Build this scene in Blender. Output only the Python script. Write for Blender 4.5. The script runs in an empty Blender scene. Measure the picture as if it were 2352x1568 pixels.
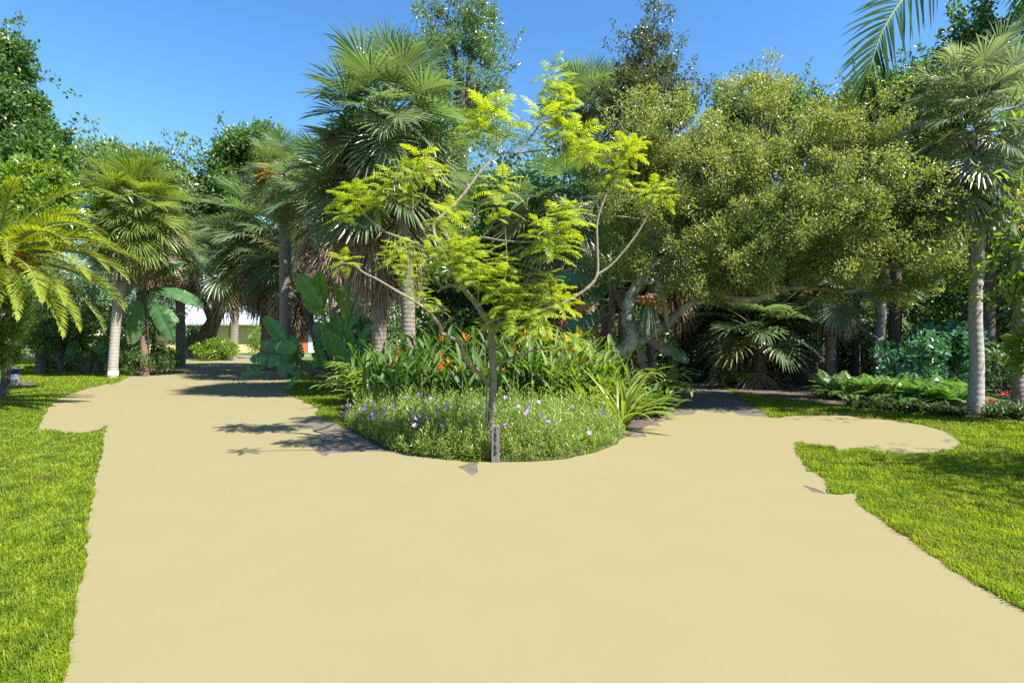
import bpy, math, random
import numpy as np
from mathutils import Vector, Matrix

# ------------------------------------------------------------------ camera, sky, sun, exposure
SC = bpy.context.scene
F = 20 / 36 * 2352            # focal length in reference pixels (2352 x 1568)
HZ = 770                      # horizon row
EYE = 1.5
cd = bpy.data.cameras.new('camera'); cam = bpy.data.objects.new('camera', cd)
SC.collection.objects.link(cam); SC.camera = cam
cd.lens = 20; cd.sensor_width = 36; cd.clip_start = .05; cd.clip_end = 2000
cd.shift_y = -(784 - HZ) / 2352
cam.location = (0, 0, EYE); cam.rotation_euler = (math.radians(90), 0, 0)

SUN_EL, SUN_AZ = math.radians(50), math.radians(124)
w = bpy.data.worlds.new('World'); SC.world = w; w.use_nodes = True
nt = w.node_tree; bg = nt.nodes['Background']
sky = nt.nodes.new('ShaderNodeTexSky'); sky.sky_type = 'NISHITA'; sky.sun_disc = False
sky.sun_elevation = SUN_EL; sky.sun_rotation = SUN_AZ
sky.air_density = 1.1; sky.dust_density = 0.2; sky.ozone_density = 4.0; sky.altitude = 0
hs = nt.nodes.new('ShaderNodeHueSaturation'); hs.inputs['Saturation'].default_value = 1.22
nt.links.new(sky.outputs[0], hs.inputs['Color']); nt.links.new(hs.outputs[0], bg.inputs[0])
bg.inputs[1].default_value = 0.084
sl = bpy.data.lights.new('sun', 'SUN'); sun = bpy.data.objects.new('sun', sl); SC.collection.objects.link(sun)
sl.energy = 5.0; sl.angle = math.radians(.5); sl.color = (1, .94, .84)
sdir = Vector((math.sin(SUN_AZ) * math.cos(SUN_EL), math.cos(SUN_AZ) * math.cos(SUN_EL), math.sin(SUN_EL)))
sun.rotation_euler = sdir.to_track_quat('Z', 'Y').to_euler()
sun.location = (10, 20, 30)
vs = SC.view_settings
SC.display_settings.display_device = 'sRGB'
vs.view_transform = 'Standard'; vs.look = 'None'; vs.gamma = 1; vs.use_curve_mapping = False
vs.exposure = 1.6
SC.cycles.max_bounces = 8; SC.cycles.diffuse_bounces = 5; SC.cycles.glossy_bounces = 2
SC.cycles.transmission_bounces = 5; SC.cycles.transparent_max_bounces = 4
SC.cycles.use_denoising = False; SC.cycles.denoiser = 'OPENIMAGEDENOISE'; SC.cycles.denoising_input_passes = 'RGB_ALBEDO_NORMAL'
SC.cycles.use_adaptive_sampling = True

# ------------------------------------------------------------------ helpers
rng = np.random.default_rng(7)
random.seed(7)
PI = math.pi
def A(px, py, Y):
    """a point of the place: Y metres ahead, in the direction of reference pixel (px, py)"""
    return np.array(((px - 1176) / F * Y, Y, EYE - (py - HZ) / F * Y))
def G(px, py):
    Y = EYE * F / (py - HZ)
    return np.array(((px - 1176) / F * Y, Y, 0.))
def nrm(v):
    return v / np.maximum(np.linalg.norm(v, axis=-1, keepdims=True), 1e-9)
def unit(n, r=None):
    return nrm((r or rng).normal(size=(n, 3)))

class MB:
    def __init__(s): s.V = []; s.F = []; s.n = 0
    def add(s, V, faces, m=0):
        V = np.asarray(V, float).reshape(-1, 3); f = np.asarray(faces, int)
        s.V.append(V); s.F.append((f + s.n, m)); s.n += len(V)
    def data(s, name, mats, smooth=False, origin=(0, 0, 0)):
        V = np.concatenate(s.V) - np.asarray(origin, float)
        me = bpy.data.meshes.new(name)
        me.vertices.add(len(V)); me.vertices.foreach_set('co', V.astype(np.float32).ravel())
        loops = np.concatenate([f.ravel() for f, _ in s.F])
        tot = np.concatenate([np.full(len(f), f.shape[1]) for f, _ in s.F])
        mi = np.concatenate([np.full(len(f), m) for f, m in s.F])
        me.loops.add(len(loops)); me.loops.foreach_set('vertex_index', loops.astype(np.int32))
        me.polygons.add(len(tot))
        me.polygons.foreach_set('loop_start', (np.cumsum(tot) - tot).astype(np.int32))
        try: me.polygons.foreach_set('loop_total', tot.astype(np.int32))
        except Exception: pass
        me.polygons.foreach_set('material_index', mi.astype(np.int32))
        me.polygons.foreach_set('use_smooth', np.full(len(tot), smooth))
        me.update(calc_edges=True)
        for m in (mats if isinstance(mats, (list, tuple)) else [mats]): me.materials.append(m)
        return me
    def build(s, name, mats, parent=None, smooth=False, origin=None):
        if origin is None: origin = tuple(parent.location) if parent is not None else (0, 0, 0)
        me = s.data(name, mats, smooth, origin)
        return link(name, me, parent, (0, 0, 0) if parent is not None else origin)

def link(name, me, parent=None, loc=(0, 0, 0), rot=(0, 0, 0), sc=1.0):
    o = bpy.data.objects.new(name, me); SC.collection.objects.link(o)
    o.location = loc; o.rotation_euler = rot
    o.scale = (sc, sc, sc) if not hasattr(sc, '__len__') else sc
    if parent is not None: o.parent = parent
    return o
def thing(name, label, cat, loc, group=None):
    o = bpy.data.objects.new(name, None); SC.collection.objects.link(o)
    o.empty_display_size = .1; o.location = tuple(float(v) for v in loc)
    tag(o, label, cat, group); return o
def tag(o, label=None, cat=None, group=None, kind=None):
    if label: o['label'] = label
    if cat: o['category'] = cat
    if group: o['group'] = group
    if kind: o['kind'] = kind
    return o
def kids(o): return [c for c in SC.objects if c.parent == o]
def copy_tree(o, ch, loc, rz, sc, label=None):
    r = o.copy(); SC.collection.objects.link(r)
    r.location = loc; r.rotation_euler = (0, 0, rz); r.scale = (sc, sc, sc)
    if label: r['label'] = label
    for c in ch:
        d = c.copy(); SC.collection.objects.link(d); d.parent = r
    return r

def strips(mb, P, W, S, N=None, fold=0., m=0):
    """many ribbons at once. P (n,s,3) centre lines, W (n,s) widths, S (n,s,3) side directions"""
    P = np.asarray(P, float); n, s = P.shape[:2]
    if S.ndim == 2: S = np.repeat(S[:, None], s, 1)
    h = S * W[..., None] * .5
    if fold:
        V = np.stack([P - h, P - N * (W * fold)[..., None], P + h], 2); k = 3
    else:
        V = np.stack([P - h, P + h], 2); k = 2
    i = np.arange(n)[:, None, None] * s * k + np.arange(s - 1)[None, :, None] * k + np.arange(k - 1)[None, None, :]
    i = i.ravel()
    mb.add(V, np.stack([i, i + 1, i + k + 1, i + k], 1), m)

def leaves(mb, B, D, Nn, L, W, m=0, curl=.15):
    S = nrm(np.cross(D, Nn)); Nn = np.cross(S, D)
    L = np.broadcast_to(L, len(B))[:, None]; W = np.broadcast_to(W, len(B))[:, None]
    mid = B + D * L * .48 + Nn * W * curl
    V = np.stack([B, mid + S * W * .5, B + D * L - Nn * W * .1, mid - S * W * .5], 1)
    i = np.arange(len(B))[:, None] * 4
    mb.add(V, i + np.array([[0, 1, 2, 3]]))

def spline(pts, sub=5):
    p = np.asarray(pts, float)
    if len(p) < 3: 
        t = np.linspace(0, 1, sub + 1)[:, None]; return p[0] * (1 - t) + p[-1] * t
    q = np.vstack([2 * p[0] - p[1], p, 2 * p[-1] - p[-2]]); out = []
    for i in range(1, len(q) - 2):
        t = np.linspace(0, 1, sub, endpoint=False)[:, None]
        a, b, c, d = q[i - 1:i + 3]
        out.append(.5 * (2 * b + (c - a) * t + (2 * a - 5 * b + 4 * c - d) * t ** 2 + (3 * b - a - 3 * c + d) * t ** 3))
    out.append(p[-1:]); return np.vstack(out)

def tube(mb, pts, r, sides=8, sub=5, rough=0., m=0, cap=True, raw=False):
    p = np.asarray(pts, float) if raw else spline(pts, sub); n = len(p)
    r = np.interp(np.linspace(0, 1, n), np.linspace(0, 1, len(r)), r) if hasattr(r, '__len__') else np.full(n, r)
    t = nrm(np.gradient(p, axis=0))
    u = np.cross(t[0], [0.3, .9, .2]); u = u / np.linalg.norm(u); U = []
    for k in range(n):
        u = u - t[k] * np.dot(u, t[k]); u = u / max(np.linalg.norm(u), 1e-9); U.append(u)
    U = np.array(U); Wv = np.cross(t, U)
    a = np.linspace(0, 2 * PI, sides, endpoint=False)
    rr = r[:, None] * (1 + rough * rng.normal(size=(n, sides)))
    V = p[:, None] + rr[..., None] * (np.cos(a)[None, :, None] * U[:, None] + np.sin(a)[None, :, None] * Wv[:, None])
    i = (np.arange(n - 1)[:, None] * sides + np.arange(sides)[None]).ravel()
    j = (np.arange(n - 1)[:, None] * sides + (np.arange(sides)[None] + 1) % sides).ravel()
    mb.add(V, np.stack([i, j, j + sides, i + sides], 1), m)
    if cap:
        mb.add(V[-1], [list(range(sides))], m); mb.add(V[0], [list(range(sides))[::-1]], m)

def box(mb, c, s, m=0, rz=0., bev=0.):
    c = np.asarray(c, float); s = np.asarray(s, float) / 2
    b = min(bev, *(s * .9))
    if b <= 0:
        V = np.array([(x, y, z) for z in (-1, 1) for y in (-1, 1) for x in (-1, 1)]) * s
        Fq = [[0, 2, 3, 1], [4, 5, 7, 6], [0, 1, 5, 4], [2, 6, 7, 3], [0, 4, 6, 2], [1, 3, 7, 5]]
        R = np.array([[math.cos(rz), -math.sin(rz), 0], [math.sin(rz), math.cos(rz), 0], [0, 0, 1]])
        mb.add(V @ R.T + c, Fq, m); return
    def ring(dx, z): 
        hx, hy = s[0] - dx, s[1] - dx; k = b
        return [(-hx + k, -hy, z), (hx - k, -hy, z), (hx, -hy + k, z), (hx, hy - k, z), (hx - k, hy, z), (-hx + k, hy, z), (-hx, hy - k, z), (-hx, -hy + k, z)]
    V = np.array(ring(b * .9, -s[2]) + ring(0, -s[2] + b) + ring(0, s[2] - b) + ring(b * .9, s[2]))
    R = np.array([[math.cos(rz), -math.sin(rz), 0], [math.sin(rz), math.cos(rz), 0], [0, 0, 1]])
    Fq = []
    for k in range(3):
        for i in range(8): Fq.append([k * 8 + i, k * 8 + (i + 1) % 8, k * 8 + 8 + (i + 1) % 8, k * 8 + 8 + i])
    V = V @ R.T + c
    mb.add(V, Fq, m); mb.add(V[24:], [list(range(8))], m); mb.add(V[:8], [list(range(8))[::-1]], m)

def inside(poly, x, y):
    poly = np.asarray(poly); r = np.zeros(len(x), bool); j = len(poly) - 1
    for i in range(len(poly)):
        xi, yi = poly[i][:2]; xj, yj = poly[j][:2]
        c = ((yi > y) != (yj > y)) & (x < (xj - xi) * (y - yi) / ((yj - yi) or 1e-12) + xi)
        r ^= c; j = i
    return r

# ------------------------------------------------------------------ materials
def newmat(name):
    m = bpy.data.materials.new(name); m.use_nodes = True
    t = m.node_tree; b = t.nodes['Principled BSDF']; return m, t, b, t.nodes['Material Output']
def nd(t, typ, **k):
    n = t.nodes.new(typ)
    for a, v in k.items(): setattr(n, a, v)
    return n
def ramp(t, fac, stops):
    r = nd(t, 'ShaderNodeValToRGB'); e = r.color_ramp.elements
    while len(e) < len(stops): e.new(.5)
    for x, (p, c) in zip(e, stops): x.position = p; x.color = (*c, 1)
    t.links.new(fac, r.inputs[0]); return r.outputs[0]
def noise(t, scale, detail=4, rough=.6, vec=None, dist=0):
    n = nd(t, 'ShaderNodeTexNoise'); n.inputs['Scale'].default_value = scale
    n.inputs['Detail'].default_value = detail; n.inputs['Roughness'].default_value = rough
    n.inputs['Distortion'].default_value = dist
    if vec is not None: t.links.new(vec, n.inputs['Vector'])
    return n.outputs['Fac']
def coords(t, kind='Object', scale=(1, 1, 1)):
    c = nd(t, 'ShaderNodeTexCoord'); mp = nd(t, 'ShaderNodeMapping'); mp.inputs['Scale'].default_value = scale
    t.links.new(c.outputs[kind], mp.inputs[0]); return mp.outputs[0]
def bump(t, b, h, strength=.4, dist=.02):
    bp = nd(t, 'ShaderNodeBump'); bp.inputs['Strength'].default_value = strength; bp.inputs['Distance'].default_value = dist
    t.links.new(h, bp.inputs['Height']); t.links.new(bp.outputs[0], b.inputs['Normal'])

def leafmat(name, c1, c2, tr, rough=.4, tamt=.35, spec=.5, c3=None, noise_scale=0, dry=None):
    """per-leaf colour variation, gloss, and light coming through the blade"""
    m, t, b, out = newmat(name)
    g = nd(t, 'ShaderNodeNewGeometry'); oi = nd(t, 'ShaderNodeObjectInfo')
    mx = nd(t, 'ShaderNodeMath', operation='MULTIPLY_ADD'); mx.inputs[1].default_value = .7
    sc = nd(t, 'ShaderNodeMath', operation='MULTIPLY'); sc.inputs[1].default_value = .3
    t.links.new(oi.outputs['Random'], sc.inputs[0])
    t.links.new(g.outputs['Random Per Island'], mx.inputs[0]); t.links.new(sc.outputs[0], mx.inputs[2])
    st = [(0, c1), (.9, c2)] if c3 is None else [(0, c1), (.9, c2), (.97, c3)]
    col = ramp(t, mx.outputs[0], st)
    if noise_scale:
        mm = nd(t, 'ShaderNodeMixRGB', blend_type='MULTIPLY'); mm.inputs[0].default_value = 1
        f = ramp(t, noise(t, noise_scale, 3), [(.3, (.6, .68, .62)), (.7, (1.25, 1.18, 1.05))])
        t.links.new(col, mm.inputs[1]); t.links.new(f, mm.inputs[2]); col = mm.outputs[0]
    if dry:
        v = coords(t, 'Object'); m3 = nd(t, 'ShaderNodeMixRGB')
        t.links.new(ramp(t, noise(t, 1.1, 4, .7, v), [(.56, (0, 0, 0)), (.74, (.75, .75, .75))]), m3.inputs[0]); t.links.new(col, m3.inputs[1]); m3.inputs[2].default_value = (*dry, 1)
        m4 = nd(t, 'ShaderNodeMixRGB', blend_type='MULTIPLY'); m4.inputs[0].default_value = 1
        t.links.new(m3.outputs[0], m4.inputs[1]); t.links.new(ramp(t, noise(t, 5, 3, .6, v), [(.35, (.5, .6, .5)), (.65, (1.15, 1.1, 1))]), m4.inputs[2]); col = m4.outputs[0]
    t.links.new(col, b.inputs['Base Color']); b.inputs['Roughness'].default_value = rough
    b.inputs['Specular IOR Level'].default_value = spec
    tl = nd(t, 'ShaderNodeBsdfTranslucent'); mt = nd(t, 'ShaderNodeMixRGB', blend_type='MULTIPLY'); mt.inputs[0].default_value = 1
    mt.inputs[2].default_value = (*tr, 1); t.links.new(col, mt.inputs[1]); t.links.new(mt.outputs[0], tl.inputs[0])
    ms = nd(t, 'ShaderNodeMixShader'); ms.inputs[0].default_value = tamt
    t.links.new(b.outputs[0], ms.inputs[1]); t.links.new(tl.outputs[0], ms.inputs[2]); t.links.new(ms.outputs[0], out.inputs[0])
    return m
def barkmat(name, c1, c2, c3, scale=(1, 1, 1), sc=8, bs=.6, rough=.9, rings=0):
    m, t, b, out = newmat(name); v = coords(t, 'Object', scale)
    n = noise(t, sc, 6, .65, v); n2 = noise(t, sc * .25, 4, .6, v)
    mx = nd(t, 'ShaderNodeMixRGB'); t.links.new(n2, mx.inputs[0])
    mx.inputs[0].default_value = .5
    t.links.new(ramp(t, n, [(.35, c1), (.65, c2)]), mx.inputs[1]); mx.inputs[2].default_value = (*c3, 1)
    lk = ramp(t, n2, [(.42, (0, 0, 0)), (.62, (1, 1, 1))]); t.links.new(lk, mx.inputs[0])
    col = mx.outputs[0]; h = n
    if rings:
        wv = nd(t, 'ShaderNodeTexWave', wave_type='BANDS', bands_direction='Z'); wv.inputs['Scale'].default_value = rings
        wv.inputs['Distortion'].default_value = 3; wv.inputs['Detail'].default_value = 2; wv.inputs['Detail Scale'].default_value = 1.5
        t.links.new(coords(t, 'Object'), wv.inputs[0])
        m2 = nd(t, 'ShaderNodeMixRGB', blend_type='MULTIPLY'); m2.inputs[0].default_value = .5
        t.links.new(col, m2.inputs[1]); t.links.new(ramp(t, wv.outputs['Fac'], [(.0, (.72, .7, .68)), (.3, (1, 1, 1))]), m2.inputs[2]); col = m2.outputs[0]
        ad = nd(t, 'ShaderNodeMath', operation='ADD'); t.links.new(n, ad.inputs[0]); t.links.new(wv.outputs['Fac'], ad.inputs[1]); h = ad.outputs[0]; bs *= .45
    t.links.new(col, b.inputs['Base Color']); b.inputs['Roughness'].default_value = rough
    bump(t, b, h, bs, .03); return m
def plain(name, c, rough=.6, var=.15, sc=20, bs=.1):
    m, t, b, out = newmat(name); v = coords(t)
    n = noise(t, sc, 5, .6, v)
    t.links.new(ramp(t, n, [(.3, tuple(x * (1 - var) for x in c)), (.7, tuple(min(1, x * (1 + var)) for x in c))]), b.inputs['Base Color'])
    b.inputs['Roughness'].default_value = rough
    if bs: bump(t, b, n, bs, .01)
    return m

M = {}
M['sabal'] = leafmat('sabal green', (0.086, 0.138, 0.075), (0.149, 0.196, 0.103), (1.9, 2.1, .7), .32, .32, .7)
M['sabal_lime'] = leafmat('sabal yellow green', (0.090, 0.150, 0.030), (0.180, 0.228, 0.054), (2.0, 2.0, .5), .32, .36, .7)
M['sabal_pale'] = leafmat('pale sabal green', (.12, .17, .11), (.21, .25, .16), (1.7, 1.8, .8), .36, .34, .6)
M['sabal_old'] = leafmat('ageing palm leaf', (.11, .12, .04), (.17, .16, .06), (1.8, 1.8, .6), .45, .3, .5)
M['sabal_dead'] = leafmat('dry palm leaf', (.17, .12, .08), (.42, .32, .23), (1.3, 1.1, .8), .65, .3, .4)
M['palm_dark'] = leafmat('shaded palm green', (0.088, 0.138, 0.075), (0.138, 0.188, 0.100), (1.9, 2.1, .7), .32, .32, .7)
M['date'] = leafmat('date palm leaf', (0.144, 0.211, 0.020), (0.254, 0.304, 0.034), (2.3, 2.0, .5), .34, .35, .6)
M['coco'] = leafmat('coconut leaf', (.018, .05, .01), (.04, .08, .014), (2.2, 2.4, .4), .75, .3, .05)
M['jaca'] = leafmat('jacaranda leaf', (0.149, 0.245, 0.018), (0.253, 0.327, 0.026), (2.5, 2.2, .4), .5, .45, .3)
M['oak'] = leafmat('small olive leaf', (.12, .16, .045), (.30, .335, .11), (1.7, 1.7, .6), .36, .42, .5, noise_scale=.5)
M['oak2'] = leafmat('dull green leaf', (0.064, 0.122, 0.050), (0.138, 0.200, 0.073), (2.0, 2.2, .6), .34, .3, .6)
M['wispy'] = leafmat('dusky olive leaf', (.05, .07, .025), (.105, .13, .05), (1.8, 1.7, .6), .36, .35, .5)
M['dark_tree'] = leafmat('dark green leaf', (0.035, 0.084, 0.025), (0.096, 0.157, 0.038), (2.3, 2.5, .5), .4, .33, .45)
M['lime_tree'] = leafmat('bright green leaf', (0.074, 0.149, 0.019), (0.162, 0.243, 0.030), (2.5, 2.4, .4), .3, .4, .7)
M['forest'] = leafmat('forest leaf', (0.066, 0.138, 0.058), (0.146, 0.243, 0.085), (2.0, 2.2, .6), .35, .25, .6)
M['blue_shrub'] = leafmat('bluish shrub leaf', (0.044, 0.131, 0.077), (0.088, 0.196, 0.111), (1.8, 2.4, .8), .25, .2, .8)
M['fern'] = leafmat('fern leaf', (0.071, 0.155, 0.042), (0.131, 0.213, 0.060), (2.0, 2.2, .6), .4, .35, .5)
M['banana'] = leafmat('banana leaf', (0.052, 0.144, 0.057), (0.092, 0.190, 0.069), (2.2, 2.2, .4), .42, .32, .4)
M['banana_lit'] = leafmat('backlit banana leaf', (0.095, 0.176, 0.020), (0.121, 0.203, 0.027), (3.2, 2.8, .3), .35, .42, .5)  # brighter, yellower copy of the banana leaf; backlight put into the colour
M['banana_gold'] = leafmat('yellowed banana leaf', (.35, .17, .02), (.45, .22, .03), (1.9, 1.6, .5), .5, .4, .4)
M['banana_dead'] = leafmat('withered banana leaf', (.2, .13, .09), (.3, .21, .15), (1.2, 1.1, .9), .7, .25, .3)
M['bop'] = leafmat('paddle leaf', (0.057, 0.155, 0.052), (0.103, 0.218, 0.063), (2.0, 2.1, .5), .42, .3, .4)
M['bop_lit'] = leafmat('lit paddle leaf', (0.115, 0.241, 0.046), (0.149, 0.276, 0.057), (2.0, 2.0, .4), .42, .35, .4)  # brighter copy of the paddle leaf; light put into the colour
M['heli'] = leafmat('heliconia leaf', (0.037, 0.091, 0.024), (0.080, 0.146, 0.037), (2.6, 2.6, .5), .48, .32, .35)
M['heli_lit'] = leafmat('sunlit heliconia leaf', (0.080, 0.160, 0.033), (0.148, 0.221, 0.047), (2.4, 2.3, .5), .48, .36, .35)  # brighter copy of the heliconia leaf; sunlight put into the colour
M['ginger'] = leafmat('ginger leaf', (0.068, 0.166, 0.034), (0.233, 0.310, 0.059), (2.4, 2.3, .5), .26, .3, .7)
M['strap'] = leafmat('yellow green strap leaf', (.13, .19, .03), (.19, .24, .05), (2.0, 2.0, .5), .36, .36, .5)
M['brom'] = leafmat('bromeliad leaf', (.03, .06, .022), (.055, .09, .03), (2.0, 2.2, .6), .38, .2, .5)
M['till'] = leafmat('grey green strap leaf', (.10, .13, .08), (.17, .2, .13), (1.5, 1.6, .9), .6, .25, .3)
M['hedge'] = leafmat('petunia leaf', (.12, .20, .035), (.27, .35, .085), (1.9, 1.9, .5), .38, .38, .45)
M['grass'] = leafmat('lawn blade', (0.141, 0.224, 0.013), (0.269, 0.333, 0.023), (2.3, 2.1, .3), .5, .42, .3, c3=(.3, .29, .08), noise_scale=.7, dry=(.22, .19, .06))
M['orange'] = leafmat('orange bract', (.75, .12, .01), (.85, .2, .02), (1.2, 1.1, .6), .45, .3, .4)
M['purple'] = leafmat('purple petal', (.36, .19, .75), (.5, .3, .85), (1.2, 1.1, 1.1), .5, .35, .3)
M['red'] = leafmat('red bract', (.5, .02, .03), (.65, .05, .04), (1.2, 1, .9), .4, .25, .4)
M['maroon'] = leafmat('maroon bract', (.16, .008, .03), (.22, .015, .04), (1.2, 1, .9), .4, .2, .4)
M['goldflower'] = leafmat('golden flower', (.6, .42, .03), (.7, .52, .05), (1.2, 1.1, .6), .5, .35, .3)
M['dateflower'] = leafmat('orange date stalk', (.5, .2, .02), (.6, .28, .03), (1.3, 1.1, .6), .55, .3, .3)
M['seedhead'] = leafmat('dry seed stalk', (.22, .16, .15), (.3, .22, .2), (1, 1, 1), .7, .15, .3)
M['petiole'] = leafmat('petiole', (.10, .14, .035), (.16, .18, .06), (1, 1, 1), .4, .05, .5)
M['palmbark'] = barkmat('palm bark', (.10, .082, .07), (.26, .22, .18), (.17, .14, .12), (3, 3, 1.2), 7, .6, .9, rings=3.2)
M['palmbark_pale'] = barkmat('pale palm bark', (.21, .19, .175), (.34, .315, .295), (.28, .26, .24), (2, 2, 1.4), 5, .35, .85, rings=2.6)
M['bootbark'] = barkmat('palm boots', (.06, .045, .035), (.22, .16, .12), (.14, .1, .08), (2, 2, 2), 9, 1., .95)
M['oakbark'] = barkmat('lichen bark', (.055, .046, .034), (.2, .175, .13), (.25, .25, .17), (1, 1, 1), 16, 1., .95)
M['jacabark'] = barkmat('smooth tan bark', (.085, .066, .043), (.25, .205, .14), (.15, .15, .1), (1, 1, 1), 14, .5, .85)
M['darkbark'] = barkmat('dark bark', (.035, .03, .025), (.12, .1, .085), (.09, .08, .06), (1, 1, .5), 9, .9, .95)
M['twig'] = barkmat('twig bark', (.06, .05, .035), (.14, .12, .085), (.1, .09, .06), (1, 1, 1), 12, .4, .9)
M['huskbark'] = barkmat('dry husk', (.08, .052, .036), (.24, .165, .11), (.16, .105, .068), (1, 1, 1), 12, .9, .9)

def groundmat():
    m, t, b, o = newmat('turf soil'); v = coords(t)
    n = noise(t, 3, 6, .7, v); n2 = noise(t, 60, 4, .7, v); n3 = noise(t, .35, 3, .5, v)
    a = nd(t, 'ShaderNodeMixRGB'); t.links.new(n2, a.inputs[0])
    t.links.new(ramp(t, n, [(.3, (.05, .09, .01)), (.7, (.085, .13, .012))]), a.inputs[1])
    t.links.new(ramp(t, n3, [(.35, (.06, .10, .01)), (.65, (.11, .15, .014))]), a.inputs[2])
    t.links.new(a.outputs[0], b.inputs['Base Color']); b.inputs['Roughness'].default_value = .9
    bump(t, b, n2, 1., .03); return m
M['turf'] = groundmat()
def tanmat():
    m, t, b, o = newmat('pale sand'); v = coords(t)
    n = noise(t, 1.3, 5, .6, v); n2 = noise(t, 220, 3, .7, v)
    a = nd(t, 'ShaderNodeMixRGB'); a.inputs[0].default_value = .35
    t.links.new(ramp(t, n, [(.3, (0.189, 0.166, 0.088)), (.7, (0.198, 0.174, 0.093))]), a.inputs[1])
    t.links.new(ramp(t, n2, [(.3, (0.179, 0.157, 0.084)), (.7, (0.207, 0.182, 0.097))]), a.inputs[2])
    t.links.new(a.outputs[0], b.inputs['Base Color']); b.inputs['Roughness'].default_value = 1
    b.inputs['Specular IOR Level'].default_value = .1
    bump(t, b, n2, .06, .003); return m
M['tan_fill'] = tanmat()
M['drive'] = plain('driveway concrete', (.095, .082, .064), .85, .3, 5, .15)
M['mulch'] = plain('brown mulch', (.075, .055, .042), .95, .6, 30, 1.)
M['wallpaint'] = plain('pale yellow render', (.62, .5, .23), .85, .06, 4, .05)
M['roofwhite'] = plain('white metal roof', (.42, .48, .56), .5, .04, 3, 0)
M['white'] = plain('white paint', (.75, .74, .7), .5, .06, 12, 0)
M['doorpaint'] = plain('orange door paint', (.5, .13, .04), .5, .08, 8, 0)
M['glass'] = plain('dark window', (.03, .035, .04), .1, .1, 3, 0)
M['postwood'] = barkmat('weathered grey wood', (.09, .087, .086), (.165, .16, .157), (.125, .121, .119), (8, 8, .8), 10, .5, .85)
M['digit'] = plain('dark grey numeral', (.012, .012, .014), .5, .1, 20, 0)
M['greyplastic'] = plain('grey plastic', (.4, .38, .35), .5, .15, 12, .05)
M['blackmetal'] = plain('black metal', (.03, .03, .03), .45, .2, 20, 0)

# ------------------------------------------------------------------ ground
def sheet(name, poly, z, mat):
    me = bpy.data.meshes.new(name)
    me.from_pydata([(float(p[0]), float(p[1]), z) for p in poly], [], [list(range(len(poly)))])
    me.materials.append(mat); me.update()
    o = bpy.data.objects.new(name, me); SC.collection.objects.link(o); o['kind'] = 'structure'
    if me.polygons[0].normal.z < 0: me.flip_normals()
    return o
sheet('lawn', [(-900, -60), (900, -60), (900, 1500), (-900, 1500)], 0., M['turf'])

TANPX = [(147,1568),(160,1480),(172,1390),(180,1350),(195,1290),(203,1200),(212,1150),(222,1080),(236,1040),(240,1000),(246,978),(230,988),(190,995),(150,996),(120,990),(88,990),
 (100,960),(115,935),(130,918),(160,906),(195,895),(222,888),(245,882),(259,884),(290,869),(304,856),(336,844),(346,831),(378,828),(402,824),(455,825),(574,824),(579,831),(620,838),
 (690,838),(682,852),(658,869),(661,887),(650,904),(665,905),(686,918),(717,932),(738,938),(724,948),(728,955),(710,962),(686,967),(646,973),(675,971),(686,983),(679,988),(714,986),(738,999),
 (747,1010),(707,1024),(747,1050),(757,1042),(800,1040),(847,1038),(883,1038),(911,1040),(927,1048),(975,1050),(1027,1058),(1051,1058),(1079,1066),(1051,1074),(1067,1082),(1083,1094),(1098,1086),
 (1095,1072),(1099,1062),(1147,1062),(1227,1062),(1307,1054),(1367,1040),(1393,1030),(1420,1020),(1424,1010),(1437,1004),(1484,1004),(1463,967),(1493,978),(1519,980),(1506,967),(1528,956),
 (1593,952),(1606,941),(1649,943),(1688,947),(1697,954),(1788,961),(1809,956),(1880,955),(1952,954),(1974,960),(2061,967),(2121,978),(2169,991),(2204,1015),(2191,1030),(2156,1041),(2104,1043),
 (2052,1041),(1983,1030),(1931,1038),(1913,1028),(1874,1023),(1829,1017),(1831,1047),(1844,1069),(1853,1084),(1874,1086),(1892,1101),(1900,1121),(1896,1134),(1870,1123),(1844,1116),(1866,1132),
 (1905,1136),(1931,1138),(1965,1134),(1970,1160),(1991,1176),(2045,1212),(2100,1250),(2180,1310),(2280,1365),(2352,1405)]
tan0 = [G(*p) for p in TANPX]
TAN = []
for i in range(len(tan0)):
    a, b = tan0[i], tan0[(i + 1) % len(tan0)]
    if i == len(tan0) - 1: TAN.append(a); continue
    d = np.linalg.norm(b - a); k = max(1, int(d / (.06 + .012 * a[1])))
    nv = np.array((-(b - a)[1], (b - a)[0], 0)) / max(d, 1e-6)
    for q in range(k):
        t = q / k; TAN.append(a + (b - a) * t + (nv * random.uniform(-.014, .014) * (1 + .06 * a[1] ** 1.3) if q else 0))
TAN += [np.array((2.5, -4, 0)), np.array((-2.4, -4, 0))]
DRIVE = [G(300, 860), G(455, 824), G(600, 824), G(640, 850), G(655, 930), G(735, 957), G(800, 985), G(850, 1012), G(905, 1040), G(1000, 1057), G(1140, 1064), G(1300, 1056), G(1400, 1032), G(1440, 1006),
         G(1470, 975), G(1475, 930), G(1470, 890), G(1490, 868), G(1600, 867), G(1660, 890), G(1690, 905), G(1735, 935), G(1768, 958), G(1810, 1000), G(1850, 1090), G(1960, 1180), np.array((2.6, 3., 0)), np.array((2.4, -4.5, 0)), np.array((-2.3, -4.5, 0)), np.array((-1.9, 3, 0)), G(250, 1000)]
sheet('driveway', DRIVE, .004, M['drive'])
sheet('tan_overlay', TAN, .009, M['tan_fill'])  # added flat tan overlay hiding the driveway, not a real sand surface
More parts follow.
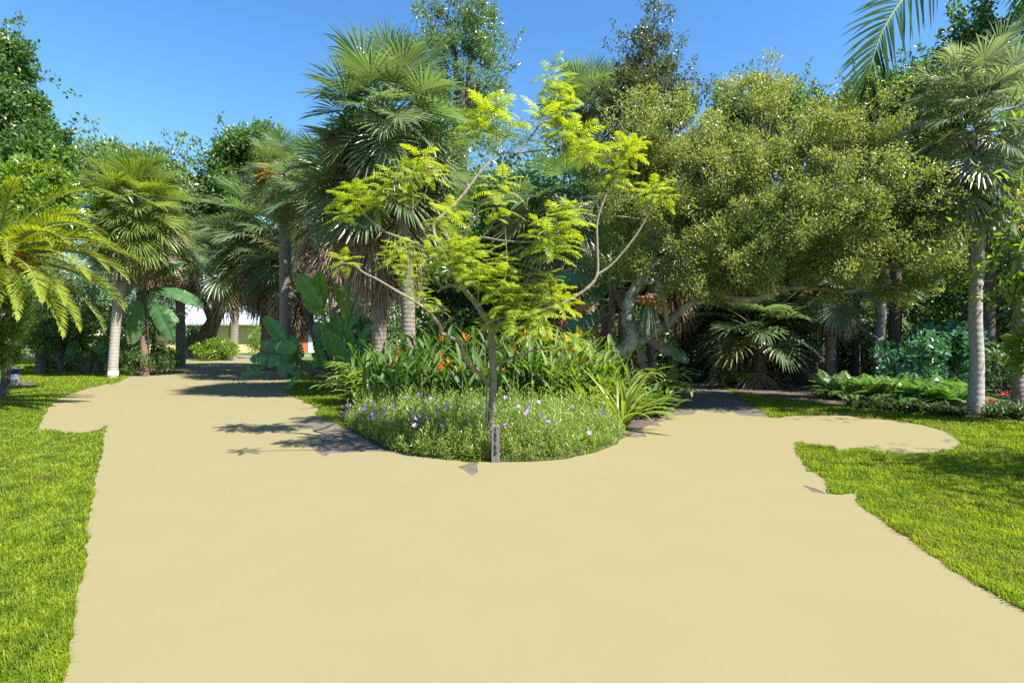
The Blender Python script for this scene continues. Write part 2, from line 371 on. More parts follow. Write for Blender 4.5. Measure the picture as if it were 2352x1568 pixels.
BED = [G(1430, 1008), G(1400, 1028), G(1300, 1054), G(1140, 1062), G(1000, 1055), G(905, 1040), G(850, 1012), G(800, 985), G(790, 965), np.array((-3.1, 10.2, 0)), np.array((-3.6, 12, 0)), np.array((-3.3, 14.5, 0)), np.array((0, 15.5, 0)), np.array((3.6, 15, 0)), np.array((3.5, 12.2, 0)), np.array((2.4, 9.7, 0))]
sheet('planting_bed', BED, .0125, M['mulch'])
BED2 = [G(1600, 866), G(1700, 903), G(1800, 918), G(1900, 928), G(2000, 938), G(2100, 947), G(2240, 962), G(2352, 968), np.array((13, 9.2, 0)), np.array((40, 9.5, 0)), np.array((40, 60, 0)), np.array((0, 60, 0)), np.array((4, 24, 0))]
sheet('mulch_bed', BED2, .0055, M['mulch'])
BED3 = [G(-60, 891), G(20, 890), G(95, 884), G(75, 877), G(0, 874), G(-60, 874)]
sheet('bare_soil', BED3, .006, M['mulch'])
sheet('garden_path', [np.array((-34, 37.6, 0)), np.array((-17, 39.5, 0)), np.array((-12, 41, 0)), np.array((-15, 43.5, 0)), np.array((-34, 41.5, 0))], .005, plain('leaf litter', (.2, .16, .14), .9, .4, 9, .4))

def lawn_blades():
    N = 1100000
    u = rng.random(N); y0, y1 = 2.1, 34.
    Y = y0 * (y1 / y0) ** (u ** .85); X = rng.uniform(-.98, .98, N) * (Y + .6)
    keep = np.ones(N, bool)
    for p, ex in ((TAN, .0), (DRIVE, .0), (BED, 0), (BED2, 0), (BED3, 0)): keep &= ~inside(p, X, Y)
    X, Y = X[keep], Y[keep]; n = len(X)
    h = rng.uniform(.018, .05, n) * (1 + .02 * Y) * (1 + .35 * np.sin(X * 3.1 + np.sin(Y * 2.3) * 2) * np.sin(Y * 2.7 + X)); wd = rng.uniform(.004, .007, n) * (1 + np.maximum(Y - 3, 0) * .16)
    a = rng.random(n) * 2 * PI; lean = rng.uniform(.15, 1.1, n)
    d = np.stack([np.cos(a), np.sin(a), np.zeros(n)], 1); s = np.stack([-np.sin(a), np.cos(a), np.zeros(n)], 1)
    B = np.stack([X, Y, np.zeros(n)], 1)
    z = np.array([[0, 0, 1.]])
    P = np.stack([B, B + z * (h * .6)[:, None] + d * (h * lean * .3)[:, None], B + z * (h * (1 - .35 * lean))[:, None] + d * (h * lean)[:, None]], 1)
    Wd = wd[:, None] * np.array([[1, .85, .12]])
    mb = MB(); strips(mb, P, Wd, s)
    o = mb.build('grass', M['grass'], origin=(0, 0, 0))
    tag(o, 'short sunlit green lawn grass either side of the tan-covered drive', 'grass', kind='stuff')
lawn_blades()

# ------------------------------------------------------------------ palm leaf meshes
GR = np.array((0, 0, -1.))
def fan_mesh(name, elev, seed, mat, R=.95, pet=1., nseg=58, droop=.5, spread=2.45, dead=False):
    r = np.random.default_rng(seed); mb = MB()
    pos = np.zeros(3); P = [pos]; th = elev; k = 6
    for i in range(k):
        th = elev - (.45 * math.cos(elev) + (.1 if not dead else 0)) * ((i + 1) / k) ** 1.5
        pos = pos + np.array((math.cos(th), 0, math.sin(th))) * pet / k; P.append(pos)
    tube(mb, P, [.028, .016, .012], 4, raw=True, m=1, cap=False)
    d = np.array((math.cos(th), 0, math.sin(th))); s = np.array((0, 1., 0)); n = np.cross(d, s)
    if n[2] < 0 and abs(elev) < 1.4: n = -n
    a = np.linspace(-spread, spread, nseg) + r.normal(0, .02, nseg)
    L = R * (.72 + .3 * np.cos(a * .55)) * r.uniform(.9, 1.06, nseg)
    S = 8; t = np.linspace(0, 1, S)
    base = pos + d[None] * (.16 * R * np.maximum(np.cos(a), 0))[:, None]
    D0 = np.cos(a)[:, None] * d + np.sin(a)[:, None] * s + (.38 * np.abs(np.sin(a)) - .1 * np.cos(a))[:, None] * n
    D0 = nrm(D0)
    dr = droop * r.uniform(.6, 1.4, nseg)
    tip = np.where(r.random(nseg) < .25, .9, .12) * (2.4 if dead else 1)
    Dt = D0[:, None] + GR[None, None] * (dr[:, None] * (t ** 1.6)[None] + tip[:, None] * np.maximum(t - .62, 0)[None] * 2.2)[..., None]
    if dead: Dt = Dt + r.normal(0, .16, (nseg, S, 3))
    Dt = nrm(Dt)
    step = (L / (S - 1))[:, None, None] * Dt
    Pt = base[:, None] + np.concatenate([np.zeros((nseg, 1, 3)), np.cumsum(step[:, 1:], 1)], 1)
    wm = 2 * spread / nseg * R * (.35 if dead else .6)
    wt = np.clip(t / .55, .12, 1) * np.clip(1 - np.maximum(t - .55, 0) / .46, .03, 1) ** .85
    Wd = wm * wt[None] * r.uniform(.85, 1.1, nseg)[:, None]
    side = nrm(np.cross(Dt, np.broadcast_to(n, Dt.shape)))
    tilt = (np.where(np.arange(nseg) % 2 == 0, 1, -1) * .5)[:, None, None]
    side = nrm(side + np.cross(Dt, side) * tilt)
    strips(mb, Pt, Wd, side)
    return mb.data(name, [mat, M['petiole'] if not dead else mat])

ELEV = [1.35, 1.05, .7, .35, .0, -.4, -.85]
def fan_set(key, mat, **k):
    return [[fan_mesh('fan_leaf', e, 100 * i + j + len(key), M['sabal_old'] if j == 3 and e < .2 else mat, **k) for j in range(4)] for i, e in enumerate(ELEV)]
FAN = {'r': fan_set('rr', M['sabal_pale'], droop=.5), 'g': fan_set('g', M['sabal'], droop=.18), 'l': fan_set('lime', M['sabal_lime'], droop=.22), 'd': fan_set('dk', M['palm_dark'], droop=.28),
       'w': fan_set('wash', M['palm_dark'], droop=.45, nseg=40)}
DEAD = [fan_mesh('dry_leaf', e, 900 + i, M['sabal_dead'], R=1.0, pet=.8, nseg=30, droop=1.5, spread=1.5, dead=True) for i, e in enumerate((-.75, -1.0, -1.2, -1.35))]

def sabal(label, base, path, rad, s=1., n=42, ndead=16, key='g', bark='palmbark', lo=-.85, hi=1.45, skirt=0., group=None, seed=1, boots=True, petz=.35, name='fan_palm', cat='palm', only=None):
    """path: world points of the trunk from the ground to the crown"""
    r = random.Random(seed)
    root = thing(name, label, cat, (base[0], base[1], 0), group)
    path = [np.asarray(p, float) for p in path]
    path[0] = np.array((base[0], base[1], -.05))
    mb = MB(); tube(mb, path, rad, 14, 9, .012); mb.build('trunk', M[bark], root, True)
    top = path[-1]; ax = nrm(path[-1] - path[-2])
    if boots:
        b = MB(); k = 26
        for i in range(k):
            az = i * 2.4; zz = -.9 * s * (i / k); rr = rad[-1] * .8
            p0 = top + ax * zz; dv = np.array((math.cos(az), math.sin(az), 0))
            tube(b, [p0 + dv * rr * .6 + GR * .12, p0 + dv * (rr + .05 * s) + GR * -.02, p0 + dv * (rr + .13 * s) + GR * -.18 * s], [.055 * s, .045 * s, .025 * s], 4, 2)
        b.build('leaf_base', M['bootbark'], root)
    rl = np.array(root.location)
    for i in range(n):
        q = (i + .5) / n
        e = hi - (hi - lo) * q ** .8
        az = i * 2.39996 + r.uniform(-.2, .2)
        j = min(range(len(ELEV)), key=lambda k: abs(ELEV[k] - e))
        p = top + ax * (petz * s * (.5 - q)) + np.array((math.cos(az), math.sin(az), 0)) * rad[-1] * .4
        link('frond', FAN[key][j][r.randrange(4)], root, tuple(p - rl), (r.uniform(-.12, .12), (ELEV[j] - e) * .7 , az), s * r.uniform(.88, 1.1))
    for i in range(ndead):
        q = (i + .5) / max(ndead, 1); az = i * 2.39996 + r.uniform(-.3, .3)
        p = top + ax * (-.35 * s - skirt * q) + np.array((math.cos(az), math.sin(az), 0)) * rad[-1] * .5
        link('dry_frond', DEAD[min(3, int(q * 3) + r.randrange(2))], root, tuple(p - rl), (r.uniform(-.15, .15), r.uniform(-.1, .1), az), s * r.uniform(.8, 1.1))
    return root

# --- palms of the island
cy = 12.8
sabal('tallest fan palm, its round dark green head above the lime feathery tree', A(935, 900, cy)[:2], [A(935, 934, cy), A(938, 760, cy), A(930, 560, cy), A(905, 400, cy), A(893, 280, cy)], [.17, .155, .15, .16, .17], .92, 58, 26, 'g', lo=-.75, seed=3)
cy2 = 13.8
sabal('massive fan palm with a long brown skirt of dry leaves behind the lime tree', A(868, 900, cy2)[:2], [A(868, 920, cy2), A(872, 750, cy2), A(880, 560, cy2), A(880, 420, cy2)], [.19, .17, .17, .19], 1.12, 46, 52, 'g', lo=-.5, hi=.85, skirt=.75, seed=5)
cy3 = 18.2
sabal('short fan palm with wind-combed fronds left of the skirted palm', A(770, 880, cy3)[:2], [A(770, 910, cy3), A(772, 760, cy3), A(762, 600, cy3), A(755, 455, cy3)], [.2, .19, .19, .2], 1.05, 34, 40, 'g', lo=-.4, hi=1.1, skirt=.9, seed=6)
# --- left-hand palms
b = G(258, 868)
sabal('sunlit fan palm with a curved pale trunk and white band of painted-in sunlight at its foot', b[:2], [A(258, 868, b[1]), A(263, 790, b[1]), A(270, 715, b[1]), A(284, 645, b[1]), A(291, 585, b[1]), A(305, 492, b[1])], [.165, .15, .16, .165, .15, .16], 1.0, 72, 50, 'l', 'palmbark_pale', lo=-.8, hi=1.35, skirt=.3, seed=8, petz=.9)
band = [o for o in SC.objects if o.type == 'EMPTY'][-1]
mb = MB(); tube(mb, [A(259.2, 861, b[1]), A(260, 851, b[1])], [.172, .17], 14, 3, raw=False); mb.build('sunlit_band', M['white'], band, True)  # white ring: a sunlit patch put into the trunk's colour
sabal('fan palm with a straight grey trunk behind the banana plant', A(327, 850, 24)[:2], [A(327, 852, 24), A(326, 740, 24), A(332, 630, 24), A(342, 545, 24)], [.25, .23, .23, .24], 1.1, 30, 24, 'd', 'darkbark', lo=-.5, seed=9)
sabal('fan palm with red-brown hanging dry leaves beside the leaning dark trunks', A(415, 840, 27)[:2], [A(420, 842, 27), A(415, 740, 27), A(412, 640, 27), A(408, 580, 27)], [.22, .2, .2, .22], 1.0, 22, 20, 'd', skirt=.5, lo=-.8, seed=10)
sabal('broad grey-green fan palm with two-tier shaggy skirt left of the paddle-leaved plant', A(617, 842, 25)[:2], [A(617, 842, 25), A(619, 740, 25), A(622, 640, 25), A(628, 548, 25)], [.36, .34, .3, .3], 1.5, 52, 46, 'd', lo=-.5, hi=1.4, skirt=.7, seed=11)
sabal('fan palm with bulky dark trunk and pale shaggy skirt behind the paddle-leaved plant', A(668, 850, 23)[:2], [A(668, 850, 23), A(670, 760, 23), A(672, 690, 23), A(668, 620, 23)], [.3, .29, .28, .28], 1.05, 28, 36, 'd', lo=-.4, hi=1., skirt=.7, seed=12)
sabal('slim-trunked fan palm with a small crown in front of the yellow house', A(534, 812, 36)[:2], [A(534, 815, 36), A(538, 740, 36), A(541, 680, 36), A(512, 600, 36)], [.3, .26, .25, .22], 1.75, 34, 12, 'd', lo=-.8, seed=13)
sabal('fan palm with orange seed stalks high between the broad palm and skirted palm', A(655, 850, 20)[:2], [A(655, 868, 20), A(655, 700, 20), A(655, 500, 20), A(658, 405, 20)], [.2, .2, .2, .2], .8, 36, 16, 'g', lo=-.8, seed=14)
op = [o for o in SC.objects if o.type == 'EMPTY'][-1]
mb = MB()
for i in range(8):
    a0 = A(645 - i * 1.2, 400 + i * 1.5, 19.2); e0 = A(590 + random.uniform(-8, 14), 375 + i * 6, 18.9)
    tube(mb, [a0, (a0 + e0) / 2 + np.array((0, 0, .12)), e0], [.02, .014, .018], 4, 3)
mb.build('seed_stalk', M['dateflower'], op)
# --- palms behind the island and at the right
sabal('fan palm with stiff upright crown poking above the olive-leaved tree', A(1352, 880, 17)[:2], [A(1352, 885, 17), A(1352, 600, 17), A(1350, 400, 17), A(1352, 262, 17)], [.18, .17, .17, .18], .8, 34, 8, 'd', lo=.0, hi=1.5, seed=15)
sabal('fan palm with a brown skirt in the shade behind the banana clump', A(1290, 860, 15.5)[:2], [A(1290, 890, 15.5), A(1290, 760, 15.5), A(1288, 620, 15.5), A(1290, 480, 15.5)], [.2, .19, .19, .2], 1.1, 26, 34, 'd', lo=-.9, hi=.9, skirt=.9, seed=16)
sabal('skirted fan palm half hidden behind the leaning olive-leaved tree', A(1545, 860, 18)[:2], [A(1545, 862, 18), A(1545, 760, 18), A(1548, 640, 18), A(1550, 520, 18)], [.2, .19, .19, .2], 1.15, 26, 34, 'd', lo=-.9, hi=.9, skirt=1.0, seed=17)
b = G(2240, 952)
sabal('tall fan palm with a pale lichen-streaked trunk at the right lawn edge', b[:2], [A(2240, 952, b[1]), A(2244, 840, b[1]), A(2240, 720, b[1]), A(2243, 600, b[1]), A(2240, 480, b[1]), A(2238, 360, b[1]), A(2242, 315, b[1])], [.135, .115, .11, .115, .12, .13, .12], .66, 64, 24, 'r', 'palmbark_pale', lo=-.9, hi=1.45, skirt=.5, seed=18, petz=2.6)
sabal('fan palm cut by the right frame edge behind the pale-trunked palm', A(2440, 930, 13.5)[:2], [A(2440, 920, 13.5), A(2436, 760, 13.5), A(2434, 560, 13.5), A(2436, 330, 13.5)], [.17, .16, .16, .17], 1.0, 40, 18, 'd', lo=-.9, seed=19)
b = G(1905, 893)
sabal('slim grey palm trunk with a beige collar of dry leaves above the ferns', b[:2], [A(1905, 893, b[1]), A(1907, 820, b[1]), A(1910, 740, b[1]), A(1911, 650, b[1])], [.16, .14, .13, .14], .75, 16, 16, 'd', lo=-.6, hi=1.2, seed=20)
b = G(1742, 888)
sabal('squat fan palm with glossy hanging fans by the end of the driveway', b[:2], [A(1742, 888, b[1]), A(1744, 850, b[1]), A(1742, 800, b[1]), A(1737, 762, b[1])], [.27, .2, .15, .17], 1.0, 26, 5, 'w', 'bootbark', lo=-.15, hi=1.2, seed=21)
sabal('low fan palm with silvery sunlit fans over the driveway bend', A(1645, 850, 19)[:2], [A(1645, 873, 19), A(1645, 830, 19), A(1644, 780, 19), A(1642, 735, 19)], [.19, .17, .16, .17], .95, 24, 6, 'w', 'darkbark', lo=-.15, hi=1.0, seed=22)
sabal('shaded fan palm with long fronds just right of the squat fan palm', A(1830, 880, 18.5)[:2], [A(1830, 876, 18.5), A(1834, 820, 18.5), A(1838, 760, 18.5), A(1842, 715, 18.5)], [.2, .17, .16, .17], 1.1, 26, 6, 'w', 'darkbark', lo=-.15, hi=1.2, seed=23)
sabal('dim fan palm deep in shade behind the slim grey palm trunk', A(1975, 870, 20)[:2], [A(1975, 868, 20), A(1976, 800, 20), A(1972, 730, 20), A(1968, 665, 20)], [.18, .16, .16, .16], 1.1, 24, 10, 'w', 'darkbark', lo=-.7, hi=1.2, seed=24)
sabal('baby fan palm glowing yellow green beside the driveway bend', A(1712, 866, 21)[:2], [A(1712, 864, 21), A(1712, 850, 21), A(1713, 838, 21)], [.09, .08, .08], .62, 12, 0, 'l', 'darkbark', lo=-.2, hi=1.2, seed=25, boots=False)

# ------------------------------------------------------------------ feather palms
def feather_mesh(name, elev, L, nleaf, ll, bend, mat, vee=.35, droop=.4, wid=.02, seed=0, start=.12, ang=.95, power=1.4):
    r = np.random.default_rng(seed); mb = MB(); k = 16
    pos = np.zeros(3); P = [pos]; T = []
    for i in range(k):
        th = elev - bend * ((i + .5) / k) ** power
        T.append((math.cos(th), 0, math.sin(th))); pos = pos + np.array(T[-1]) * L / k; P.append(pos)
    P = np.array(P); T = np.array(T + [T[-1]])
    tube(mb, P, [.035 * L / 2.5, .02 * L / 2.5, .005], 5, raw=True, m=1, cap=False)
    for sg in (-1, 1):
        t = np.linspace(start, .99, nleaf) + r.normal(0, .004, nleaf)
        q = np.clip(t * k, 0, k - .001); i0 = q.astype(int); f = (q - i0)[:, None]
        B = P[i0] * (1 - f) + P[i0 + 1] * f; Tv = nrm(T[i0] * (1 - f) + T[i0 + 1] * f)
        up = np.cross(Tv, [0, 1., 0]); up = np.where(up[:, 2:3] < 0, -up, up)
        an = ang * (1 - .55 * t)[:, None] + r.normal(0, .06, (nleaf, 1))
        D = Tv * np.cos(an) + np.array([0, sg, 0]) * np.sin(an) + up * (vee + r.normal(0, .08, (nleaf, 1)))
        D = nrm(D); S = 5; tt = np.linspace(0, 1, S)
        Dt = nrm(D[:, None] + GR * (droop * r.uniform(.7, 1.3, nleaf)[:, None] * tt[None] ** 1.3)[..., None])
        prof = np.sin(PI * np.clip(t * .9 + .12, 0, 1)) ** .55
        step = (ll * prof * r.uniform(.9, 1.1, nleaf) / (S - 1))[:, None, None] * Dt
        Pt = B[:, None] + np.concatenate([np.zeros((nleaf, 1, 3)), np.cumsum(step[:, 1:], 1)], 1)
        Wd = wid * np.array([.6, 1, .9, .6, .08])[None] * np.ones((nleaf, 1))
        side = nrm(np.cross(Dt, np.broadcast_to(up[:, None], Dt.shape)))
        strips(mb, Pt, Wd, side)
    return mb.data(name, [mat, M['petiole']])

# date palm at the far left: crown centre just outside the frame edge
dY = 11.5
root = thing('date_palm', 'date palm with arching golden green feather fronds at the left frame edge', 'palm', (A(-30, 900, dY)[0], dY, 0))
rl = np.array(root.location); top = A(-12, 598, dY)
mb = MB(); tube(mb, [(rl[0], dY, -.05), A(-28, 760, dY), A(-16, 640, dY), A(-12, 600, dY)], [.2, .17, .18, .2], 12, 7, .05); mb.build('trunk', M['bootbark'], root, True)
DM = [feather_mesh('feather_leaf', e, 2.55, 64, .36, bd, M['date'], seed=i, wid=.021, vee=.4, droop=.25) for i, (e, bd) in enumerate([(1.2, 1.1), (.95, 1.4), (.7, 1.5), (.4, 1.35), (.1, 1.2), (-.25, 1.0), (.55, 1.2)])]
r = random.Random(4)
for az, j, s in [(-.15, 1, 1), (.25, 2, 1), (-.5, 2, 1), (-.1, 3, 1.03), (-.75, 3, .98), (.45, 3, 1), (-.35, 4, 1.0), (.1, 4, 1.05), (-.95, 4, .95), (-.6, 5, .9), (-.15, 5, .95), (-1.25, 3, .95), (-1.3, 5, .9), (.7, 2, .95), (.9, 4, 1), (-.05, 6, 1.05),
                 (-1.9, 3, 1), (-2.5, 2, 1), (2.9, 3, 1), (2.2, 4, 1), (1.5, 3, 1), (1.2, 1, 1), (-1.7, 1, 1), (2.6, 1, 1), (-.3, 3, 1.08), (.05, 3, 1.1), (-.55, 4, 1.05), (-.8, 5, 1.), (-.3, 5, 1.05), (.2, 5, 1.), (-1.05, 6, 1.), (-.45, 6, 1.1), (-.2, 2, 1.1), (.35, 6, 1.05), (.3, 0, .9), (-.7, 0, .9), (-2.8, 5, .9), (-.45, 3, .85)]:
    link('frond', DM[j], root, tuple(top - rl + np.array((math.cos(az), math.sin(az), 0)) * .1 + np.array((0, 0, r.uniform(-.12, .12)))), (r.uniform(-.15, .15), 0, az), s)
mb = MB()
for i in range(30):
    e = A(62 + r.uniform(-30, 22), 590 + r.uniform(-8, 40), dY - .6)
    tube(mb, [top + np.array((.2, -.2, .0)), (top + e) / 2 + np.array((0, 0, .15)), e], [.01, .006, .009], 3, 3)
mb.build('flower_stalk', M['dateflower'], root)

# coconut palm: stands right of the frame, one frond hangs into the picture
root = thing('coconut_palm', 'coconut palm frond hanging in from the top right corner', 'palm', (14.6, 14.2, 0)); rl = np.array(root.location)
mb = MB(); tube(mb, [(14.6, 14.2, -.05), (14.2, 14., 4.), (13.2, 13.4, 8.5), (12.3, 12.8, 11.4)], [.22, .16, .15, .17], 12, 7, .03); mb.build('trunk', M['palmbark_pale'], root, True)
CM = [feather_mesh('feather_leaf', e, 3.4, 70, .85, bd, M['coco'], seed=40 + i, wid=.042, vee=.05, droop=.75, start=.2, ang=1.15) for i, (e, bd) in enumerate([(.6, 1.7), (.15, 1.4), (1.1, 1.2)])]
mb = MB()
R0 = [np.array((12.3, 12.8, 11.45)), A(2330, -190, 12.2), A(2195, -105, 11.9), A(2090, -20, 11.7), A(2030, 65, 11.5), A(2000, 150, 11.4), A(1994, 190, 11.4)]
rp = spline(R0, 8); tube(mb, rp, [.06, .04, .022, .006], 6, raw=True, m=1)
T = nrm(np.gradient(rp, axis=0)); nl = 46
for sg in (-1, 1):
    q = np.linspace(.22, .995, nl) * (len(rp) - 1); i0 = np.minimum(q.astype(int), len(rp) - 2); f = (q - i0)[:, None]
    B = rp[i0] * (1 - f) + rp[i0 + 1] * f; Tv = nrm(T[i0])
    sd = nrm(np.cross(Tv, np.broadcast_to(np.array((.15, -.8, .25)), Tv.shape))) * sg
    an = (1.15 - .75 * np.linspace(.2, 1, nl))[:, None] + rng.normal(0, .05, (nl, 1))
    D = nrm(Tv * np.cos(an) + sd * np.sin(an) + rng.normal(0, .04, (nl, 3)))
    S = 6; tt = np.linspace(0, 1, S)
    Dt = nrm(D[:, None] + GR * (.5 * rng.uniform(.7, 1.3, nl)[:, None] * tt[None] ** 1.2)[..., None])
    ln = 1.2 * np.sin(PI * np.clip(np.linspace(.2, .93, nl), 0, 1)) ** .5 * rng.uniform(.88, 1.08, nl)
    Pt = B[:, None] + np.concatenate([np.zeros((nl, 1, 3)), np.cumsum(((ln / (S - 1))[:, None, None] * Dt)[:, 1:], 1)], 1)
    Wd = .05 * np.array([.6, 1, 1, .85, .5, .06])[None] * np.ones((nl, 1))
    side = nrm(np.cross(Dt, np.broadcast_to(np.array((.1, -1, .25)), Dt.shape)) + rng.normal(0, .25, (nl, 1, 3)))
    strips(mb, Pt, Wd, side)
mb.build('frond', [M['coco'], M['date']], root)
for i, az in enumerate([.1, .9, -.7]):
    link('frond', CM[i % 3], root, tuple(np.array((12.3, 12.8, 11.4)) - rl), (0, 0, az), 1.5)

# ------------------------------------------------------------------ broad-leaved trees
def clump_leaves(mb, C, rc, per, L, W, up=.35, flat=.8, r=None):
    r = r or rng
    n = len(C) * per; c = np.repeat(C, per, 0); q = np.repeat(np.broadcast_to(rc, len(C)), per)[:, None]
    o = unit(n, r) * (r.random((n, 1)) ** .45) * q; o[:, 2] *= flat
    D = nrm(o / np.maximum(q, 1e-6) * .9 + r.normal(0, .65, (n, 3)) + np.array((0, 0, .15)))
    N = nrm(r.normal(0, .75, (n, 3)) + np.array((0, 0, up + .3)))
    leaves(mb, c + o, D, N, L * r.uniform(.7, 1.25, n), W * r.uniform(.75, 1.2, n))
def shell(center, rad, n, r=None, lo=.55):
    r = r or rng
    u = unit(n, r); q = (lo ** 3 + (1 - lo ** 3) * r.random((n, 1))) ** (1 / 3)
    return np.asarray(center) + u * q * np.asarray(rad)
def branchlets(mb, C, limb, r0=.02, m=0):
    limb = np.asarray(limb)
    for c in C:
        d = np.linalg.norm(limb - c, axis=1) + np.maximum(limb[:, 2] - c[2], 0) * .8
        p = limb[int(np.argmin(d))]
        if np.linalg.norm(p - c) > 3.2: continue
        mid = (p + c) / 2 + rng.normal(0, .08, 3) + np.array((0, 0, -.05))
        tube(mb, [p, mid, c], [r0, r0 * .7, r0 * .25], 4, 2, cap=False)
def sprig(mb, wood, pts, n, L, W, spread=.13, r0=.01):
    p = spline(pts, 8); tube(wood, p, [r0, r0 * .2], 4, raw=True, cap=False)
    i = rng.integers(0, len(p) - 1, n); B = p[i] + rng.normal(0, spread, (n, 3)) * (1.2 - i / len(p))[:, None]
    D = nrm(rng.normal(0, .7, (n, 3)) + np.array((0, 0, .5))); N = unit(n)
    leaves(mb, B, D, N, L * rng.uniform(.7, 1.2, n), W)

def tree(name, label, base, trunk, rad, blobs, ncl, rc, per, L, W, leafm, barkm, limbs=(), group=None, sprigs=(), nspr=30, mega=0, cat='tree', sides=9, br=.02, rough=.05, shell_lo=.55):
    root = thing(name, label, cat, (base[0], base[1], 0), group)
    wood = MB(); trunk = [np.asarray(p, float) for p in trunk]
    tube(wood, trunk, rad, sides, 7, rough); pts = [spline(trunk, 7)]
    for lp, lr in limbs:
        tube(wood, lp, lr, 7, 6, rough); pts.append(spline(lp, 6))
    C = np.concatenate([shell(c, rr, max(1, int(ncl * wgt)), lo=shell_lo) for c, rr, wgt in blobs])
    if mega:
        K = np.concatenate([shell(c, rr, max(2, int(mega * wgt)), lo=shell_lo) for c, rr, wgt in blobs])
        C = K[rng.integers(0, len(K), len(C))] + rng.normal(0, 1, (len(C), 3)) * np.array((.29, .29, .19))
    limb = np.concatenate(pts); limb = limb[len(spline(trunk, 7)) // 3:]
    branchlets(wood, C, limb, br)
    crown = MB(); clump_leaves(crown, C, rc * rng.uniform(.7, 1.25, len(C)), per, L, W)
    for sp, n in sprigs: sprig(crown, wood, sp, n, L, W)
    for c, rr, wgt in blobs:
        for q in range(int(nspr * wgt + .5)):
            u = unit(1)[0]; u[2] = abs(u[2]) * .9 - .1; p0 = np.asarray(c) + u * np.asarray(rr) * .85
            dv = nrm(u * .8 + np.array((0, 0, .5)) + rng.normal(0, .35, 3)); ln = rng.uniform(4, 10) * L + .1
            sprig(crown, wood, [p0, p0 + dv * ln * .5 + rng.normal(0, .03, 3), p0 + dv * ln], int(per * .3), L, W, spread=L * 1.1, r0=.008)
    wood.build('trunk', M[barkm], root, True); crown.build('crown', M[leafm], root)
    return root

# olive-leaved leaning tree, right of the island
oY = 12.
T0 = [A(1300, 935, oY + .3), A(1370, 835, oY), A(1432, 803, oY), A(1452, 772, oY), A(1443, 722, oY), A(1450, 679, oY), A(1478, 632, oY), A(1512, 602, oY), A(1549, 590, oY + .2)]
limbs = [([A(1400, 822, oY + .1), A(1470, 785, oY + .4), A(1520, 752, oY + .3), A(1575, 705, oY), A(1653, 648, oY - .2), A(1700, 600, oY - .2), A(1790, 545, oY - .4)], [.11, .10, .095, .085, .075, .055, .03]),
         ([A(1630, 665, oY - .1), A(1690, 685, oY - .3), A(1735, 688, oY - .4), A(1790, 667, oY - .5), A(1850, 660, oY - .6), A(1955, 668, oY - .8), A(1985, 632, oY - .9), A(2060, 600, oY - 1.)], [.08, .075, .07, .065, .06, .05, .04, .03]),
         ([A(1540, 592, oY), A(1552, 560, oY), A(1535, 525, oY), A(1562, 498, oY), A(1590, 484, oY - .1), A(1640, 486, oY - .2), A(1720, 500, oY - .3)], [.1, .09, .08, .08, .07, .05, .03]),
         ([A(1505, 605, oY + .1), A(1500, 560, oY + .2), A(1497, 520, oY + .2), A(1470, 470, oY + .3), A(1440, 400, oY + .2)], [.08, .07, .06, .05, .03]),
         ([A(1535, 760, oY), A(1525, 700, oY - .1), A(1512, 650, oY), A(1500, 620, oY)], [.06, .065, .06, .05]),
         ([A(1562, 498, oY), A(1600, 430, oY + .4), A(1680, 380, oY + .6), A(1760, 330, oY + .7)], [.06, .05, .04, .02]),
         ([A(1790, 545, oY - .4), A(1870, 445, oY - .3), A(1918, 407, oY - .2), A(1965, 368, oY)], [.055, .06, .05, .03]),
         ([A(1870, 445, oY - .3), A(1960, 450, oY - .6), A(2060, 470, oY - .8)], [.04, .03, .02])]
def bl(px, py, rx, ry, Y, ryy, wgt): return (A(px, py, Y), np.array((rx / F * Y, ryy, ry / F * Y)), wgt)
blobs = [bl(1480, 330, 100, 110, oY + .3, 1.3, .10), bl(1560, 420, 110, 110, oY + .1, 1.5, .12), bl(1700, 320, 130, 110, oY + .7, 1.6, .15), bl(1840, 390, 130, 110, oY, 1.7, .16), bl(1700, 460, 150, 110, oY - .6, 1.5, .16),
         bl(1980, 300, 130, 110, oY + .3, 1.6, .14), bl(2060, 360, 80, 110, oY + .5, 1.2, .09), bl(1980, 500, 150, 110, oY - 1., 1.4, .17), bl(2090, 530, 90, 90, oY - .2, 1.2, .10), bl(1860, 580, 150, 70, oY - .9, 1.2, .14),
         bl(2010, 590, 110, 45, oY - 1.1, 1., .09), bl(2110, 480, 45, 50, oY + .1, .5, .04), bl(2100, 570, 45, 45, oY - .1, .5, .04), bl(2070, 610, 65, 60, oY - .5, .7, .06), bl(1640, 570, 110, 60, oY - .2, 1., .08), bl(1410, 370, 70, 110, oY + .4, 1., .06), bl(1760, 620, 100, 32, oY - .5, .8, .05), bl(1440, 600, 60, 70, oY + .8, .7, .03), bl(2170, 505, 35, 25, oY + .2, .4, .015), bl(1470, 480, 90, 80, oY + .3, 1., .10), bl(1560, 600, 70, 45, oY - .3, .8, .05), bl(1680, 650, 60, 25, oY - .2, .6, .025)]
sp = []
for px, py, x1, y1 in [(1750, 260, 1765, 190), (1880, 260, 1862, 185), (1910, 300, 1885, 215), (1940, 260, 1945, 190), (1600, 320, 1680, 240), (1985, 220, 2000, 150), (2180, 500, 2235, 480), (2180, 520, 2230, 515), (2160, 560, 2200, 590), (2050, 680, 2090, 700)]:
    sp.append(([A(px, py, oY + .2), A((px + x1) / 2 + 6, (py + y1) / 2, oY + .25), A(x1, y1, oY + .2)], 260))
